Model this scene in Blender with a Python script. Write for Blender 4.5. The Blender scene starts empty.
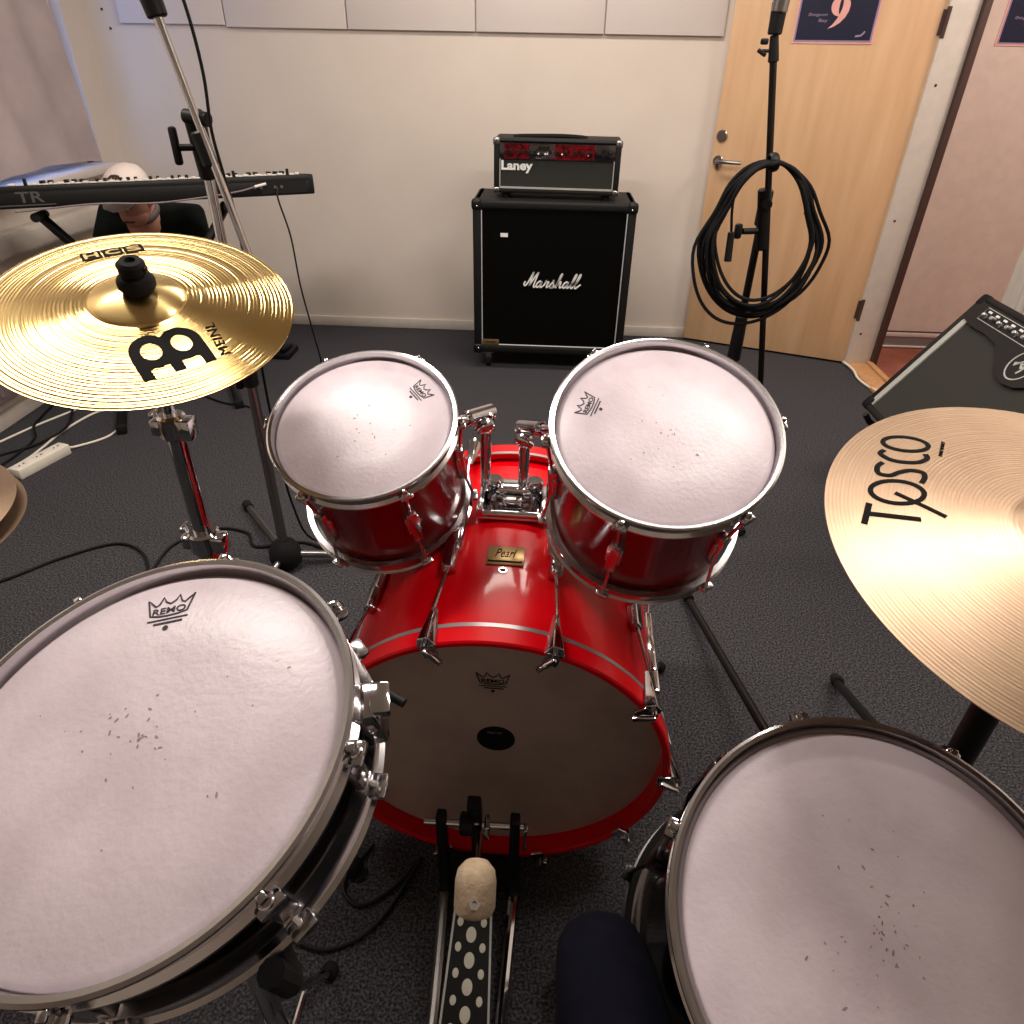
import bpy, bmesh, math, random
from mathutils import Vector, Matrix, Euler
random.seed(7)
C = bpy.context.scene.collection
PI = math.pi
V = Vector

# ------------------------------------------------------------------ camera
cam = bpy.data.cameras.new('camera'); camo = bpy.data.objects.new('camera', cam); C.objects.link(camo)
cr = V((0.99838, 0.05427, 0.01690)); cf = V((-0.03604, 0.83438, -0.55000)).normalized()
cr = (cr - cf * cr.dot(cf)).normalized(); cu = cr.cross(cf)
camo.matrix_world = Matrix(((cr.x, cu.x, -cf.x, 0), (cr.y, cu.y, -cf.y, 0), (cr.z, cu.z, -cf.z, 1.34), (0, 0, 0, 1)))
cam.sensor_width = 36; cam.lens = 690 / 1024 * 36; cam.clip_start = 0.02
bpy.context.scene.camera = camo

# ------------------------------------------------------------------ world, lights, exposure
w = bpy.data.worlds.new('world'); bpy.context.scene.world = w; w.use_nodes = True
w.node_tree.nodes['Background'].inputs[0].default_value = (0.42, 0.60, 1.0, 1)
w.node_tree.nodes['Background'].inputs[1].default_value = 3.0
def area(name, loc, sx, sy, power, col, rot=(0, 0, 0)):
    l = bpy.data.lights.new(name, 'AREA'); l.shape = 'RECTANGLE'; l.size = sx; l.size_y = sy; l.energy = power; l.color = col
    o = bpy.data.objects.new(name, l); C.objects.link(o); o.location = loc; o.rotation_euler = rot
    return o
LAMPS = [(-1.15, 1.45, 1.0), (1.05, 1.25, 0.85)]
for lx, ly, k in LAMPS:
    area('ceiling_lamp_light', (lx, ly, 2.515), 1.15, 0.24, 43 * k, (1.0, 0.915, 0.84))
area('ceiling_lamp_light', (0.0, 2.95, 2.515), 1.15, 0.24, 33, (1.0, 0.90, 0.80))
area('hall_lamp_light', (2.3, 2.9, 2.40), 0.5, 0.5, 30, (1.0, 0.86, 0.76))
vs = bpy.context.scene.view_settings
vs.view_transform = 'Standard'; vs.look = 'None'; vs.gamma = 1; vs.use_curve_mapping = False; vs.exposure = 0.0

# ------------------------------------------------------------------ materials
def s2l(c):
    return tuple((x / 255 / 12.92 if x / 255 <= 0.04045 else ((x / 255 + 0.055) / 1.055) ** 2.4) for x in c) + (1,)
def mat(name, col, rough=0.5, metal=0.0, col2=None, scale=20, thresh=(0.35, 0.65), bump=0.0, bscale=None, coat=0.0, detail=4, spec=0.5, stretch=None):
    m = bpy.data.materials.new(name); m.use_nodes = True
    nt = m.node_tree; b = nt.nodes['Principled BSDF']
    b.inputs['Base Color'].default_value = s2l(col); b.inputs['Roughness'].default_value = rough; b.inputs['Metallic'].default_value = metal
    b.inputs['Coat Weight'].default_value = coat; b.inputs['Coat Roughness'].default_value = 0.06; b.inputs['Specular IOR Level'].default_value = spec
    tc = nt.nodes.new('ShaderNodeTexCoord'); src = tc.outputs['Object']
    if stretch:
        mp = nt.nodes.new('ShaderNodeMapping'); mp.inputs['Scale'].default_value = stretch; nt.links.new(src, mp.inputs[0]); src = mp.outputs[0]
    if col2 is None: col2 = tuple(max(0, c * 0.965) for c in col)
    n = nt.nodes.new('ShaderNodeTexNoise'); n.inputs['Scale'].default_value = scale; n.inputs['Detail'].default_value = detail
    nt.links.new(src, n.inputs['Vector'])
    r = nt.nodes.new('ShaderNodeValToRGB'); r.color_ramp.elements[0].position = thresh[0]; r.color_ramp.elements[1].position = thresh[1]
    r.color_ramp.elements[0].color = s2l(col); r.color_ramp.elements[1].color = s2l(col2)
    nt.links.new(n.outputs['Fac'], r.inputs[0]); nt.links.new(r.outputs[0], b.inputs['Base Color'])
    if bump:
        n2 = nt.nodes.new('ShaderNodeTexNoise'); n2.inputs['Scale'].default_value = bscale or scale * 4; n2.inputs['Detail'].default_value = 3
        nt.links.new(src, n2.inputs['Vector'])
        bp = nt.nodes.new('ShaderNodeBump'); bp.inputs['Strength'].default_value = bump; bp.inputs['Distance'].default_value = 0.002
        nt.links.new(n2.outputs['Fac'], bp.inputs['Height']); nt.links.new(bp.outputs[0], b.inputs['Normal'])
    return m
def cymbal_mat(name, col, col2, rough, ring, bumps, aniso):
    m = mat(name, col, rough, 1.0, col2, 9, (0.3, 0.7))
    nt = m.node_tree; b = nt.nodes['Principled BSDF']
    tc = nt.nodes.new('ShaderNodeTexCoord')
    mp = nt.nodes.new('ShaderNodeMapping'); mp.inputs['Scale'].default_value = (1, 1, 0); nt.links.new(tc.outputs['Object'], mp.inputs[0])
    ln = nt.nodes.new('ShaderNodeVectorMath'); ln.operation = 'LENGTH'; nt.links.new(mp.outputs[0], ln.inputs[0])
    n = nt.nodes.new('ShaderNodeTexNoise'); n.noise_dimensions = '1D'; n.inputs['Scale'].default_value = 0.9 / ring; n.inputs['Detail'].default_value = 1
    nt.links.new(ln.outputs['Value'], n.inputs['W'])
    mu = nt.nodes.new('ShaderNodeMath'); mu.operation = 'MULTIPLY'; mu.inputs[1].default_value = 2 * PI / ring; nt.links.new(ln.outputs['Value'], mu.inputs[0])
    si = nt.nodes.new('ShaderNodeMath'); si.operation = 'SINE'; nt.links.new(mu.outputs[0], si.inputs[0])
    ad = nt.nodes.new('ShaderNodeMath'); ad.operation = 'MULTIPLY_ADD'; ad.inputs[1].default_value = 0.25; nt.links.new(si.outputs[0], ad.inputs[0]); nt.links.new(n.outputs['Fac'], ad.inputs[2])
    bp = nt.nodes.new('ShaderNodeBump'); bp.inputs['Strength'].default_value = bumps; bp.inputs['Distance'].default_value = 0.0012
    nt.links.new(ad.outputs[0], bp.inputs['Height']); nt.links.new(bp.outputs[0], b.inputs['Normal'])
    t = nt.nodes.new('ShaderNodeTangent'); t.direction_type = 'RADIAL'; t.axis = 'Z'
    b.inputs['Anisotropic'].default_value = aniso; b.inputs['Anisotropic Rotation'].default_value = 0.25; nt.links.new(t.outputs[0], b.inputs['Tangent'])
    return m
def carpet_mat():
    m = mat('carpet', (38, 37, 39), 1.0, 0, (90, 89, 93), 200, (0.40, 0.72), 1.0, 380, spec=0.1, detail=6)
    return m
def wood_mat(name, a, bcol, sc):
    return mat(name, a, 0.45, 0, bcol, sc, (0.3, 0.7), 0.05, 80, stretch=(6, 6, 0.6), detail=8)
def sparkle_red():
    m = mat('red_lacquer', (222, 0, 18), 0.32, 0.0, (206, 0, 14), 5, coat=0.2, spec=0.2)
    return m
def head_mat(name, a, b2, rough=0.42, smudge=None):
    m = mat(name, a, rough, 0, b2, 11, (0.42, 0.62), 0.22, 160, detail=9)
    return m
M = dict(
    wall=mat('wall_paint', (214, 203, 192), 0.75, 0, (209, 198, 187), 3, bump=0.05, bscale=200),
    panel=mat('panel_paint', (214, 205, 199), 0.6, 0, (209, 199, 194), 2),
    white=mat('white_gloss_paint', (205, 196, 186), 0.35),
    ceil=mat('ceiling_paint', (205, 200, 192), 0.9),
    carpet=carpet_mat(),
    wood=wood_mat('birch_veneer', (216, 178, 138), (202, 160, 120), 3),
    oak=wood_mat('threshold_oak', (196, 150, 104), (176, 128, 84), 5),
    redfloor=mat('red_linoleum', (142, 78, 58), 0.35, 0, (122, 62, 46), 8),
    greyband=mat('grey_skirting_paint', (118, 106, 104), 0.5),
    brown=mat('door_seal_brown', (66, 42, 36), 0.6),
    pinkdoor=mat('hall_door_paint', (206, 186, 176), 0.5),
    chrome=mat('chrome', (205, 205, 208), 0.09, 1.0),
    hoopchrome=mat('hoop_chrome', (212, 210, 212), 0.20, 1.0),
    steel=mat('brushed_steel', (150, 148, 146), 0.28, 1.0),
    darksteel=mat('dark_steel', (60, 58, 58), 0.3, 1.0),
    blackgloss=mat('black_lacquer', (10, 10, 11), 0.12, 0, coat=1.0),
    black=mat('black_plastic', (12, 12, 13), 0.5, spec=0.3),
    blackrub=mat('black_rubber', (14, 14, 15), 0.85, spec=0.25),
    blackmetal=mat('black_powder_coat', (12, 12, 13), 0.42, spec=0.35),
    tolex=mat('black_tolex', (15, 16, 15), 0.6, 0, (9, 10, 10), 260, bump=0.5, bscale=500, spec=0.3),
    grille=mat('black_grille_cloth', (6, 6, 5), 0.95, 0, (4, 4, 4), 400, spec=0.08),
    ggrille=mat('grey_grille_cloth', (50, 51, 47), 0.9, 0, (44, 45, 42), 500, spec=0.15),
    ggrille2=mat('charcoal_grille_cloth', (56, 55, 51), 0.9, 0, (48, 47, 44), 500, spec=0.15),
    piping=mat('white_piping', (190, 192, 194), 0.5),
    silverstrip=mat('silver_strip', (168, 168, 162), 0.45),
    whitep=mat('white_plastic', (225, 218, 205), 0.4),
    logo=mat('white_logo', (240, 240, 238), 0.4),
    dimprint=mat('dim_grey_print', (66, 66, 66), 0.6),
    ink=mat('black_ink', (42, 38, 44), 0.7),
    inkk=mat('cymbal_ink', (5, 4, 4), 0.8, spec=0.15),
    inkgrey=mat('grey_ink', (120, 110, 112), 0.7),
    goldletter=mat('gold_letter', (216, 186, 120), 0.4, 0.6),
    redpanel=mat('red_control_panel', (150, 18, 32), 0.25, 0.6, (60, 12, 18), 60),
    mirror=mat('mirrored_panel', (120, 115, 118), 0.15, 1.0),
    brass=mat('brass_plate', (168, 140, 96), 0.3, 0.8),
    red=sparkle_red(),
    darkred=mat('dark_red_lacquer', (122, 0, 12), 0.22, 0.0, (104, 0, 10), 5, coat=0.3, spec=0.3),
    head=head_mat('coated_drumhead', (210, 197, 204), (199, 185, 192), 0.36),
    bhead=head_mat('bass_drumhead', (178, 160, 150), (168, 150, 140)),
    smudge=mat('drumhead_wear', (150, 134, 128), 0.6),
    felt=mat('cream_felt', (180, 160, 134), 0.9, 0, (160, 138, 112), 60, bump=0.6),
    inlay=mat('silver_inlay', (176, 170, 172), 0.3, 0.7),
    curtain=mat('curtain_fabric', (178, 164, 164), 0.9, 0, (166, 152, 154), 6),
    glass=mat('window_glass', (200, 220, 255), 0.02),
    navy=mat('navy_poster', (22, 26, 52), 0.35),
    pink=mat('pink_print', (232, 168, 160), 0.5),
    lilac=mat('lilac_print', (150, 130, 160), 0.5),
    skin=mat('skin', (206, 150, 128), 0.5),
    jacket=mat('green_black_jacket', (16, 24, 20), 0.85, 0, (10, 15, 13), 12, spec=0.15),
    trousers=mat('navy_trousers', (13, 13, 25), 0.95, 0, (10, 10, 20), 30, bump=0.3, spec=0.1),
    cap=mat('white_cap', (226, 212, 204), 0.8),
    hair=mat('dark_hair', (50, 36, 28), 0.7),
    crash=cymbal_mat('brass_cymbal', (228, 198, 134), (212, 178, 112), 0.17, 0.0052, 0.75, 0.85),
    bell=cymbal_mat('polished_brass', (226, 198, 136), (216, 186, 122), 0.24, 0.004, 0.02, 0.8),
    ride=cymbal_mat('bronze_cymbal', (168, 145, 122), (152, 128, 106), 0.44, 0.0040, 0.16, 0.6),
    knobsilver=mat('silver_knob', (225, 225, 225), 0.25, 0.9),
    led=mat('white_print', (220, 220, 220), 0.5),
    green=mat('pale_grip_dots', (190, 186, 170), 0.6),
)
g = M['glass'].node_tree.nodes['Principled BSDF']; g.inputs['Transmission Weight'].default_value = 1.0; g.inputs['IOR'].default_value = 1.05

# ------------------------------------------------------------------ mesh helpers
def basis(z, xref=V((1, 0, 0))):
    z = V(z).normalized(); x = (V(xref) - z * V(xref).dot(z))
    if x.length < 1e-4: x = V((0, 1, 0)) - z * z.y
    x.normalize(); y = z.cross(x)
    return Matrix(((x.x, y.x, z.x), (x.y, y.y, z.y), (x.z, y.z, z.z)))
def frame(o, z, xref=V((1, 0, 0))):
    return Matrix.Translation(V(o)) @ basis(z, xref).to_4x4()
def catmull(pts, n=8, closed=False):
    pts = [V(p) for p in pts]; out = []; L = len(pts)
    rng = range(L if closed else L - 1)
    for i in rng:
        if closed: p0, p1, p2, p3 = pts[(i - 1) % L], pts[i], pts[(i + 1) % L], pts[(i + 2) % L]
        else: p0, p1, p2, p3 = pts[max(i - 1, 0)], pts[i], pts[i + 1], pts[min(i + 2, L - 1)]
        for k in range(n):
            t = k / n
            out.append(0.5 * ((2 * p1) + (p2 - p0) * t + (2 * p0 - 5 * p1 + 4 * p2 - p3) * t * t + (3 * p1 - p0 - 3 * p2 + p3) * t ** 3))
    if not closed: out.append(pts[-1])
    return out
class MB:
    def __init__(s): s.bm = bmesh.new(); s.T = Matrix.Identity(4)
    def box(s, c, size, R=None, bev=0.0, taper=None, seg=2):
        bm = bmesh.new(); bmesh.ops.create_cube(bm, size=1)
        for v in bm.verts:
            v.co = V((v.co.x * size[0], v.co.y * size[1], v.co.z * size[2]))
            if taper and v.co.z > 0: v.co.x *= taper[0]; v.co.y *= taper[1]
        if bev: bmesh.ops.bevel(bm, geom=bm.edges[:] , offset=bev, segments=seg, affect='EDGES', profile=0.5)
        m = Matrix.Translation(V(c)) @ (R.to_4x4() if R is not None else Matrix.Identity(4))
        return s._merge(bm, m)
    def _merge(s, bm, m=Matrix.Identity(4)):
        m = s.T @ m
        vm = {}
        for v in bm.verts: vm[v] = s.bm.verts.new(m @ v.co)
        for f in bm.faces:
            try: s.bm.faces.new([vm[v] for v in f.verts])
            except ValueError: pass
        bm.free(); return s
    def lathe(s, prof, m=Matrix.Identity(4), n=32, closed=False):
        bm = bmesh.new(); rings = []
        for r, z in prof:
            if r < 1e-6: rings.append([bm.verts.new((0, 0, z))])
            else: rings.append([bm.verts.new((r * math.cos(2 * PI * k / n), r * math.sin(2 * PI * k / n), z)) for k in range(n)])
        prs = list(zip(rings, rings[1:]))
        if closed: prs.append((rings[-1], rings[0]))
        for a, b in prs:
            for k in range(n):
                k2 = (k + 1) % n
                if len(a) == 1 and len(b) == 1: continue
                if len(a) == 1: bm.faces.new((a[0], b[k], b[k2]))
                elif len(b) == 1: bm.faces.new((a[k], a[k2], b[0]))
                else: bm.faces.new((a[k], a[k2], b[k2], b[k]))
        return s._merge(bm, m)
    def cyl(s, p0, p1, r0, r1=None, n=16, bev=0.0):
        p0 = V(p0); p1 = V(p1); r1 = r0 if r1 is None else r1; L = (p1 - p0).length
        b = min(bev, L / 3, r0 * .5, r1 * .5) if bev else 0
        prof = [(0, 0), (r0 - b, 0), (r0, b), (r1, L - b), (r1 - b, L), (0, L)] if b else [(0, 0), (r0, 0), (r1, L), (0, L)]
        return s.lathe(prof, frame(p0, p1 - p0), n)
    def sph(s, c, r, sc=(1, 1, 1), R=None, n=16):
        prof = [(r * math.sin(PI * k / n), -r * math.cos(PI * k / n)) for k in range(n + 1)]; prof[0] = (0, -r); prof[-1] = (0, r)
        m = Matrix.Translation(V(c)) @ (R.to_4x4() if R is not None else Matrix.Identity(4)) @ Matrix.Diagonal((sc[0], sc[1], sc[2], 1))
        return s.lathe(prof, m, n * 2)
    def torus(s, R, r, m=Matrix.Identity(4), n=64, k=10, sz=1.0):
        prof = [(R + r * math.cos(2 * PI * i / k), sz * r * math.sin(2 * PI * i / k)) for i in range(k)]
        return s.lathe(prof, m, n, closed=True)
    def tube(s, pts, r, n=8, smooth=0, closed=False, flat=1.0):
        if smooth: pts = catmull(pts, smooth, closed)
        pts = [V(p) for p in pts]; L = len(pts); bm = bmesh.new(); rings = []; x = None
        for i, p in enumerate(pts):
            a = pts[(i - 1) % L] if closed else pts[max(i - 1, 0)]; b = pts[(i + 1) % L] if closed else pts[min(i + 1, L - 1)]
            t = b - a
            if t.length < 1e-9: t = V((0, 0, 1))
            t.normalize()
            if x is None: x = t.orthogonal().normalized()
            x = (x - t * x.dot(t)); x = x.normalized() if x.length > 1e-6 else t.orthogonal().normalized()
            y = t.cross(x); rr = r[i] if isinstance(r, (list, tuple)) else r
            rings.append([bm.verts.new(p + (x * math.cos(2 * PI * k / n) + y * math.sin(2 * PI * k / n)) * rr) for k in range(n)])
        prs = list(zip(rings, rings[1:])) + ([(rings[-1], rings[0])] if closed else [])
        for a, b in prs:
            for k in range(n): bm.faces.new((a[k], a[(k + 1) % n], b[(k + 1) % n], b[k]))
        if not closed:
            bm.faces.new(rings[0][::-1]); bm.faces.new(rings[-1])
        return s._merge(bm)
    def ribbon(s, pts2, wd, th=0.0006, smooth=6, fn=None, closed=False):
        """flat stroke in the local xy plane"""
        pts = catmull([(p[0], p[1], 0) for p in pts2], smooth, closed) if smooth else [V((p[0], p[1], 0)) for p in pts2]
        L = len(pts); bm = bmesh.new(); up = []
        for i, p in enumerate(pts):
            a = pts[(i - 1) % L] if closed else pts[max(i - 1, 0)]; b = pts[(i + 1) % L] if closed else pts[min(i + 1, L - 1)]
            t = (b - a); t = t.normalized() if t.length > 1e-9 else V((1, 0, 0)); nn = V((-t.y, t.x, 0)) * wd / 2
            r = []
            for q in (p + nn, p - nn):
                z = fn(q.x, q.y) if fn else 0
                r += [bm.verts.new((q.x, q.y, z + th)), bm.verts.new((q.x, q.y, z))]
            up.append(r)
        prs = list(zip(up, up[1:])) + ([(up[-1], up[0])] if closed else [])
        for a, b in prs:
            bm.faces.new((a[0], b[0], b[2], a[2])); bm.faces.new((a[1], a[3], b[3], b[1]))
            bm.faces.new((a[0], a[1], b[1], b[0])); bm.faces.new((a[2], b[2], b[3], a[3]))
        return s._merge(bm)
    def poly(s, pts, th, m=Matrix.Identity(4)):
        """closed outline in local xy, extruded by th along z"""
        bm = bmesh.new(); a = [bm.verts.new((p[0], p[1], 0)) for p in pts]; b = [bm.verts.new((p[0], p[1], th)) for p in pts]
        bm.faces.new(a[::-1]); bm.faces.new(b); L = len(pts)
        for i in range(L): bm.faces.new((a[i], a[(i + 1) % L], b[(i + 1) % L], b[i]))
        return s._merge(bm, m)
    def text(s, txt, size, m=Matrix.Identity(4), width=None, height=None, ext=0.0004, fn=None, shear=0.0, bold=0.0, sp=1.0):
        cu = bpy.data.curves.new('text_curve', 'FONT'); cu.body = txt; cu.size = size; cu.extrude = ext; cu.align_x = 'CENTER'; cu.align_y = 'CENTER'
        cu.shear = shear; cu.offset = bold; cu.space_character = sp; cu.resolution_u = 4
        to = bpy.data.objects.new('text_tmp', cu); C.objects.link(to); bpy.context.view_layer.update()
        me = bpy.data.meshes.new_from_object(to.evaluated_get(bpy.context.evaluated_depsgraph_get()))
        bpy.data.objects.remove(to); bm = bmesh.new(); bm.from_mesh(me); bpy.data.meshes.remove(me); bpy.data.curves.remove(cu)
        xs = [v.co.x for v in bm.verts]; ys = [v.co.y for v in bm.verts]
        cx, cy = (min(xs) + max(xs)) / 2, (min(ys) + max(ys)) / 2
        kx = (width / (max(xs) - min(xs))) if width else 1; ky = (height / (max(ys) - min(ys))) if height else kx
        for v in bm.verts: v.co.x = (v.co.x - cx) * kx; v.co.y = (v.co.y - cy) * ky
        if fn:
            bmesh.ops.triangulate(bm, faces=bm.faces[:])
            for _ in range(3):
                es = [e for e in bm.edges if e.calc_length() > 0.008]
                if es: bmesh.ops.subdivide_edges(bm, edges=es, cuts=1); bmesh.ops.triangulate(bm, faces=[f for f in bm.faces if len(f.verts) > 3])
            for v in bm.verts:
                q = m @ V((v.co.x, v.co.y, 0)); v.co = V((q.x, q.y, fn(q.x, q.y) + v.co.z + ext))
            m = Matrix.Identity(4)
        return s._merge(bm, m)
    def build(s, name, m, parent=None, smooth=True, ang=35, label=None):
        bmesh.ops.recalc_face_normals(s.bm, faces=s.bm.faces[:])
        me = bpy.data.meshes.new(name); s.bm.to_mesh(me); s.bm.free()
        me.materials.append(M[m] if isinstance(m, str) else m)
        if smooth:
            me.shade_smooth()
            try: me.set_sharp_from_angle(angle=math.radians(ang))
            except Exception: pass
        o = bpy.data.objects.new(name, me); C.objects.link(o)
        if parent: o.parent = parent
        if label: o['label'] = label
        return o
def each(mb, name, m, parent=None, **k):
    """one object per connected piece"""
    bm = mb.bm; seen = set(); out = []
    for v0 in list(bm.verts):
        if v0 in seen: continue
        st = [v0]; comp = []; seen.add(v0)
        while st:
            v = st.pop(); comp.append(v)
            for e in v.link_edges:
                o_ = e.other_vert(v)
                if o_ not in seen: seen.add(o_); st.append(o_)
        nb_ = MB(); vm = {v: nb_.bm.verts.new(v.co) for v in comp}
        fs = set(f for v in comp for f in v.link_faces)
        for f in fs: nb_.bm.faces.new([vm[v] for v in f.verts])
        out.append(nb_.build(name, m, parent, **k))
    bm.free(); return out
def tag(o, label, cat, group=None, kind=None):
    o['label'] = label; o['category'] = cat
    if group: o['group'] = group
    if kind: o['kind'] = kind
    return o
def thing(name, label, cat, m=Matrix.Identity(4), group=None):
    o = bpy.data.objects.new(name, None); C.objects.link(o); o.empty_display_size = 0.05
    if not isinstance(m, Matrix): m = Matrix.Translation(V(m))
    o.matrix_world = m
    return tag(o, label, cat, group)
def struct(name, mb, m, parent=None, **k):
    o = mb.build(name, m, parent, **k)
    if not parent: o['kind'] = 'structure'
    return o

# ------------------------------------------------------------------ the room
XL, XR, YB, YF, ZC = -2.27, 1.62, 3.96, -1.7, 2.6
struct('floor', MB().box(((XL + XR) / 2, (YB + YF) / 2, -0.05), (XR - XL + 0.2, YB - YF + 0.2, 0.1)), 'carpet')
struct('ceiling', MB().box(((XL + XR) / 2, (YB + YF) / 2, ZC + 0.05), (XR - XL + 0.2, YB - YF + 0.2, 0.1)), 'ceil')
struct('wall_back', MB().box(((XL + XR) / 2, YB + 0.05, ZC / 2), (XR - XL + 0.2, 0.1, ZC)), 'wall')
struct('wall_rear', MB().box(((XL + XR) / 2, YF - 0.05, ZC / 2), (XR - XL + 0.2, 0.1, ZC)), 'wall')
# left wall with a window opening
WY0, WY1, WZ0, WZ1 = 2.20, 3.77, 0.86, 2.1
b = MB()
b.box((XL - 0.05, (YF + WY0) / 2, ZC / 2), (0.1, WY0 - YF, ZC)); b.box((XL - 0.05, (YB + WY1) / 2, ZC / 2), (0.1, YB - WY1, ZC))
b.box((XL - 0.05, (WY0 + WY1) / 2, WZ0 / 2), (0.1, WY1 - WY0, WZ0)); b.box((XL - 0.05, (WY0 + WY1) / 2, (ZC + WZ1) / 2), (0.1, WY1 - WY0, ZC - WZ1))
struct('wall_left', b, 'wall')
wn = bpy.data.objects.new('window_1', None); C.objects.link(wn); wn['kind'] = 'structure'; wn.location = (XL - 0.07, 3.0, 0.86)
b = MB()
for y in (WY0 + 0.03, 2.99, WY1 - 0.03): b.box((0, y - 3.0, 0.62), (0.05, 0.06, 1.24), bev=0.004)
for z in (0.03, 1.21): b.box((0, -0.01, z), (0.05, WY1 - WY0, 0.06), bev=0.004)
b.build('window_frame', 'white', wn)
MB().box((0, -0.01, 0.62), (0.006, WY1 - WY0 - 0.1, 1.14)).build('pane', 'glass', wn)
MB().box((0.092, -0.03, -0.012), (0.145, 1.60, 0.034), bev=0.006).build('window_sill', 'panel', wn)
# right wall with the doorway
DY0, DY1 = 2.53, 3.60
b = MB()
b.box((XR + 0.05, (YF + DY0) / 2, ZC / 2), (0.1, DY0 - YF, ZC)); b.box((XR + 0.05, (YB + DY1 + 0.04) / 2, ZC / 2), (0.1, YB - DY1 - 0.04, ZC))
b.box((XR + 0.05, (DY0 + DY1) / 2, 2.36), (0.1, DY1 - DY0 + 0.08, 0.48))
struct('wall_right', b, 'wall')
b = MB()
b.box((XR + 0.045, DY1 + 0.02, 1.06), (0.13, 0.04, 2.12), bev=0.003); b.box((XR + 0.045, DY0 - 0.02, 1.06), (0.13, 0.04, 2.12), bev=0.003)
b.box((XR + 0.045, (DY0 + DY1) / 2, 2.10), (0.13, DY1 - DY0, 0.04), bev=0.003)
for x, y in ((XR + 0.003, DY1 - 0.0015), (XR + 0.003, DY1 - 0.0015)): pass
tf = struct('trim_1', b, 'white')
b = MB()
for z in (0.17, 0.72, 1.27): b.cyl((XR + 0.02, DY1 + 0.001, z), (XR + 0.02, DY1 - 0.0006, z), 0.006)
each(b, 'screw_hole', 'brown', tf, label='dark filled screw holes in the white jamb')
b = MB(); b.box((XR + 0.05, DY0 - 0.045, 1.07), (0.13, 0.05, 2.14), bev=0.008); b.box((XR - 0.008, DY0 - 0.06, 1.08), (0.016, 0.09, 2.16), bev=0.004); b.box((XR - 0.018, DY0 - 0.06, 1.08), (0.012, 0.05, 2.16), bev=0.004)
struct('trim_2', b, 'white')
struct('trim_3', MB().box((XR + 0.125, DY1 + 0.012, 1.06), (0.03, 0.07, 2.12), bev=0.004), 'brown')
b = MB(); b.box((XR + 0.04, (DY0 + DY1) / 2, 0.008), (0.10, DY1 - DY0, 0.02), bev=0.006); b.box((XR + 0.105, (DY0 + DY1) / 2, 0.014), (0.03, DY1 - DY0, 0.03), bev=0.006)
struct('trim_4', b, 'oak')
# corridor beyond the doorway
struct('floor_hall', MB().box((2.57, 2.6, -0.052), (1.70, 3.2, 0.1)), 'redfloor')
struct('wall_hall', MB().box((2.57, 3.98, 1.3), (1.70, 0.1, 2.6)), 'pinkdoor')
struct('wall_hall_end', MB().box((3.40, 2.6, 1.3), (0.1, 3.2, 2.6)), 'wall')
struct('wall_hall_near', MB().box((2.57, 1.05, 1.3), (1.70, 0.1, 2.6)), 'wall')
struct('ceiling_hall', MB().box((2.57, 2.6, 2.65), (1.70, 3.2, 0.1)), 'ceil')
b = MB(); b.box((2.57, 3.922, 0.035), (1.60, 0.016, 0.05)); struct('baseboard_hall', b, 'greyband')
struct('trim_5', MB().box((2.57, 3.920, 0.072), (1.60, 0.02, 0.022), bev=0.003), 'pinkdoor')
struct('reflected_line_hall', MB().box((2.57, 3.916, 0.006), (1.60, 0.028, 0.010), bev=0.003), 'white')  # bright reflection along the corridor floor edge, built as a white strip
struct('trim_7', MB().box((2.57, 3.925, 0.087), (1.60, 0.012, 0.005)), 'brown')
# baseboards
struct('baseboard_back', MB().box(((XL + 0.82) / 2, YB - 0.007, 0.028), (0.82 - XL, 0.014, 0.056), bev=0.003), 'white')
b = MB(); b.box((XL + 0.015, 1.1, 0.03), (0.03, 5.6, 0.06), bev=0.004)
struct('baseboard_left', b, 'white')
# boards on the upper back wall
xs = [-2.10, -1.583, -0.997, -0.387, 0.216, 0.772]
labs = ['white wall board at the left end beside the window corner', 'white wall board second from the left behind the boom stand', 'white wall board third from the left above bare wall',
        'white wall board left of and above the amplifier head', 'white wall board above the amplifier head ending next to the birch door']
for i in range(5):
    z0 = 1.447 if i == 0 else 1.439
    o = MB().box(((xs[i] + xs[i + 1]) / 2, YB - 0.009, (z0 + 2.5) / 2), (xs[i + 1] - xs[i] - 0.006, 0.018, 2.5 - z0), bev=0.002).build('wall_board', 'panel')
    o.rotation_euler = (0, 0, 0); tag(o, labs[i], 'board', 'white boards along the upper back wall')
b = MB()
for p in ((-2.18, 1.50), (-2.16, 1.425)): b.sph((p[0], YB, p[1]), 0.006)
struct('trim_8', b, 'brown')
# cable trunking under the window
t = thing('cable_trunking', 'white box-section cable trunking running along left wall below window sill', 'trunking', (XL, 2.0, 0.66))
MB().box((0.035, 0, 0), (0.07, 3.8, 0.09), bev=0.006).build('duct', 'white', t)
MB().box((0.073, 0, 0), (0.006, 3.8, 0.07), bev=0.002).build('cover', 'white', t)
# convector below
t = thing('radiator', 'long low grey-white radiator casing on left wall behind keyboard', 'radiator', (XL, 2.2, 0.10))
MB().box((0.045, 0, 0.22), (0.07, 2.6, 0.40), bev=0.01).build('casing', 'greyband', t)
b = MB()
for k in range(40): b.box((0.082, -1.25 + k * 0.064, 0.22), (0.006, 0.02, 0.34))
each(b, 'fin', 'greyband', t)

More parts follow.
